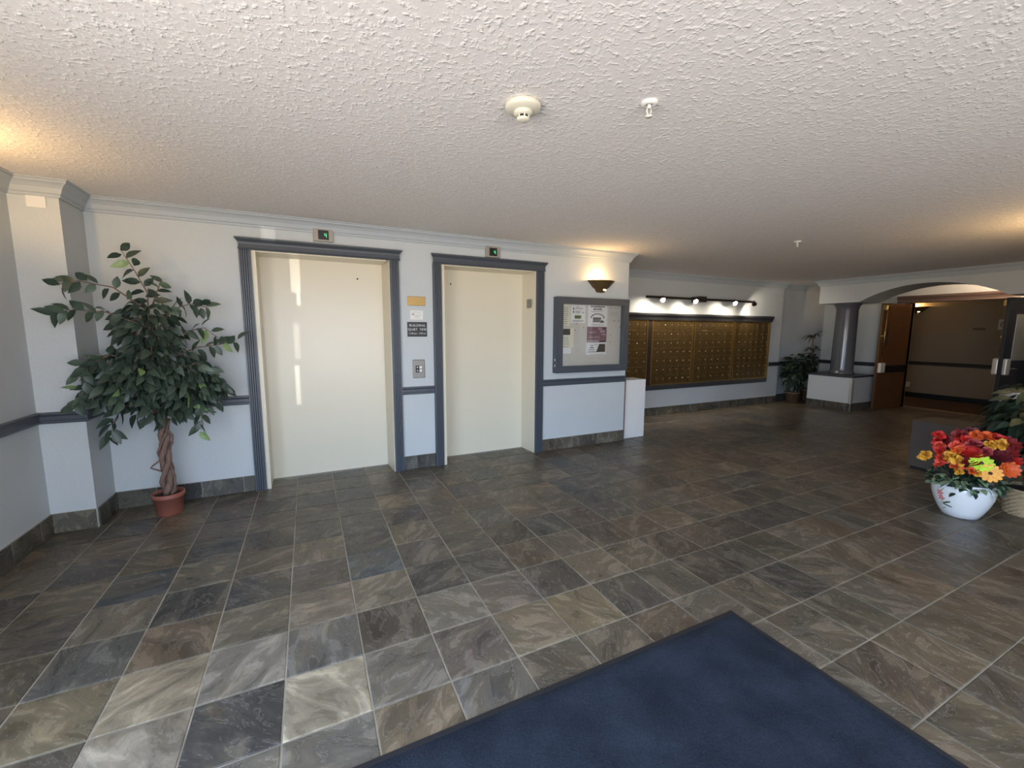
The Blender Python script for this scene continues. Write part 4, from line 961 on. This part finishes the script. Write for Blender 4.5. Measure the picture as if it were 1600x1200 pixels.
sm = MB()
for p in stem_pts: sm.tube([(p.x*0.3, p.y*0.3, 0.26), (p.x*0.75, p.y*0.75, 0.26+(p.z-0.26)*0.55), (p.x*0.98, p.y*0.98, p.z-0.004)], 0.003, 4)
sm.build('stems', m_dkleaf2, t, 'stuff')
foliage(t, 'inner_greenery', (0, 0, 0.40), 0.15, 0.15, 0.12, 150, 0.07, 0.022, m_dkleaf, 9, 0.1)
ivy_me = leaf_mesh('ivy_leaf', 0.05, 0.021, 0.2, 0.3, m_ivy, 4); ivy_me2 = leaf_mesh('ivy_leaf', 0.05, 0.021, 0.2, 0.3, m_dkleaf, 4)
rg = random.Random(21)
for k in range(90):
    a = azv+rg.uniform(-1.9, 1.9); r_ = rg.uniform(0.15, 0.205); z = 0.30-max(0, r_-0.17)*1.4+rg.uniform(-0.015, 0.05)
    if rg.random() < 0.2: z -= rg.uniform(0.02, 0.06); r_ = max(r_, 0.19)
    link('ivy_leaf', ivy_me if rg.random() < 0.55 else ivy_me2, t, (r_*math.cos(a), r_*math.sin(a), z), orient((math.cos(a+rg.uniform(-.9, .9)), math.sin(a+rg.uniform(-.9, .9)), rg.uniform(-.7, .3)), rg.uniform(-.6, .6)))

# wicker basket with big dark plant at the right edge
BXc, BYc = 5.10, 1.10
t = thing('basket_plant', 'large dark leafy plant in wicker basket right of the flower pot', 'plant', (BXc, BYc, 0))
wk = MB(); NW, NH = 40, 13; v = []; f = []
for r_ in range(NH+1):
    z = 0.21*r_/NH; R_ = 0.135+0.028*r_/NH
    for k in range(NW):
        a = 2*PI*k/NW; rr = R_+0.006*math.cos(PI*(k+r_)) ; v.append((rr*math.cos(a), rr*math.sin(a), z))
for r_ in range(NH):
    for k in range(NW): f.append((r_*NW+k, r_*NW+(k+1) % NW, (r_+1)*NW+(k+1) % NW, (r_+1)*NW+k))
wk.add(v, f, False).build('basket', m_wicker, t)
MB().tube([(0.165*math.cos(2*PI*k/32), 0.165*math.sin(2*PI*k/32), 0.21) for k in range(33)], 0.008, 6).build('basket_rim', m_wicker, t)
MB().lathe([(0.0, 0.19), (0.16, 0.19)], seg=24, caps=False).build('soil', m_soil, t)
MB().tube([(0, 0, 0.19), (0.01, 0.01, 0.5), (0, 0, 0.9)], [0.02, 0.015, 0.008], 8).build('stem', m_bark, t)
foliage(t, 'inner_foliage', (0.0, 0.02, 0.68), 0.25, 0.25, 0.36, 420, 0.13, 0.042, m_dkleaf, 11)
bl = [leaf_mesh('leaf', 0.16, 0.045, 0.25, 0.45, m_dkleaf), leaf_mesh('leaf', 0.14, 0.04, 0.25, 0.3, m_dkleaf2)]
rg = random.Random(31)
for k in range(110):
    a = rg.uniform(0, 2*PI); z = rg.uniform(0.32, 1.0); R_ = 0.30*math.sin(PI*(z-0.15)/0.95)**0.6*rg.uniform(.7, 1)
    q = (R_*math.cos(a), R_*math.sin(a), z)
    if q[1]+BYc < 0.62: continue
    link('leaf', bl[0] if rg.random() < 0.8 else bl[1], t, q, orient((math.cos(a), math.sin(a), rg.uniform(-.9, .25)), rg.uniform(-.7, .7)))

# dark grey low cabinet behind the flowers, white ridged planter on a wooden stand farther back
t = thing('grey_pedestal', 'plain dark grey block standing on the floor behind the flower pot', 'pedestal', (5.93, 1.90, 0))
bxm = MB().box(-0.22, 0.22, -0.20, 0.20, 0.03, 0.52, 0.006).build('body', m_greybox, t); MB().box(-0.20, 0.20, -0.18, 0.18, 0, 0.03).build('plinth_base', m_black, t)
t = thing('ridged_planter', 'white ridged planter on brown stand beyond the basket plant', 'planter', (7.95, 1.93, 0))
prr = [(0.10, 0.44), (0.14, 0.45)]
for k in range(5): prr += [(0.150+0.006*k, 0.47+0.048*k), (0.162+0.006*k, 0.49+0.048*k), (0.150+0.006*k, 0.510+0.048*k)]
prr += [(0.18, 0.715), (0.17, 0.715)]
MB().lathe(prr, seg=32).build('pot', m_ceramic, t)
MB().lathe([(0.13, 0.0), (0.13, 0.03), (0.09, 0.05), (0.08, 0.38), (0.13, 0.42), (0.13, 0.44)], seg=24).build('stand', m_brownpot, t)
foliage(t, 'foliage', (0.02, -0.03, 0.72), 0.16, 0.16, 0.10, 90, 0.09, 0.03, m_dkleaf, 13)
for o in bpy.data.objects:
    if o.type == 'MESH' and o.parent is None and 'kind' not in o and 'category' not in o: print('UNTAGGED', o.name)
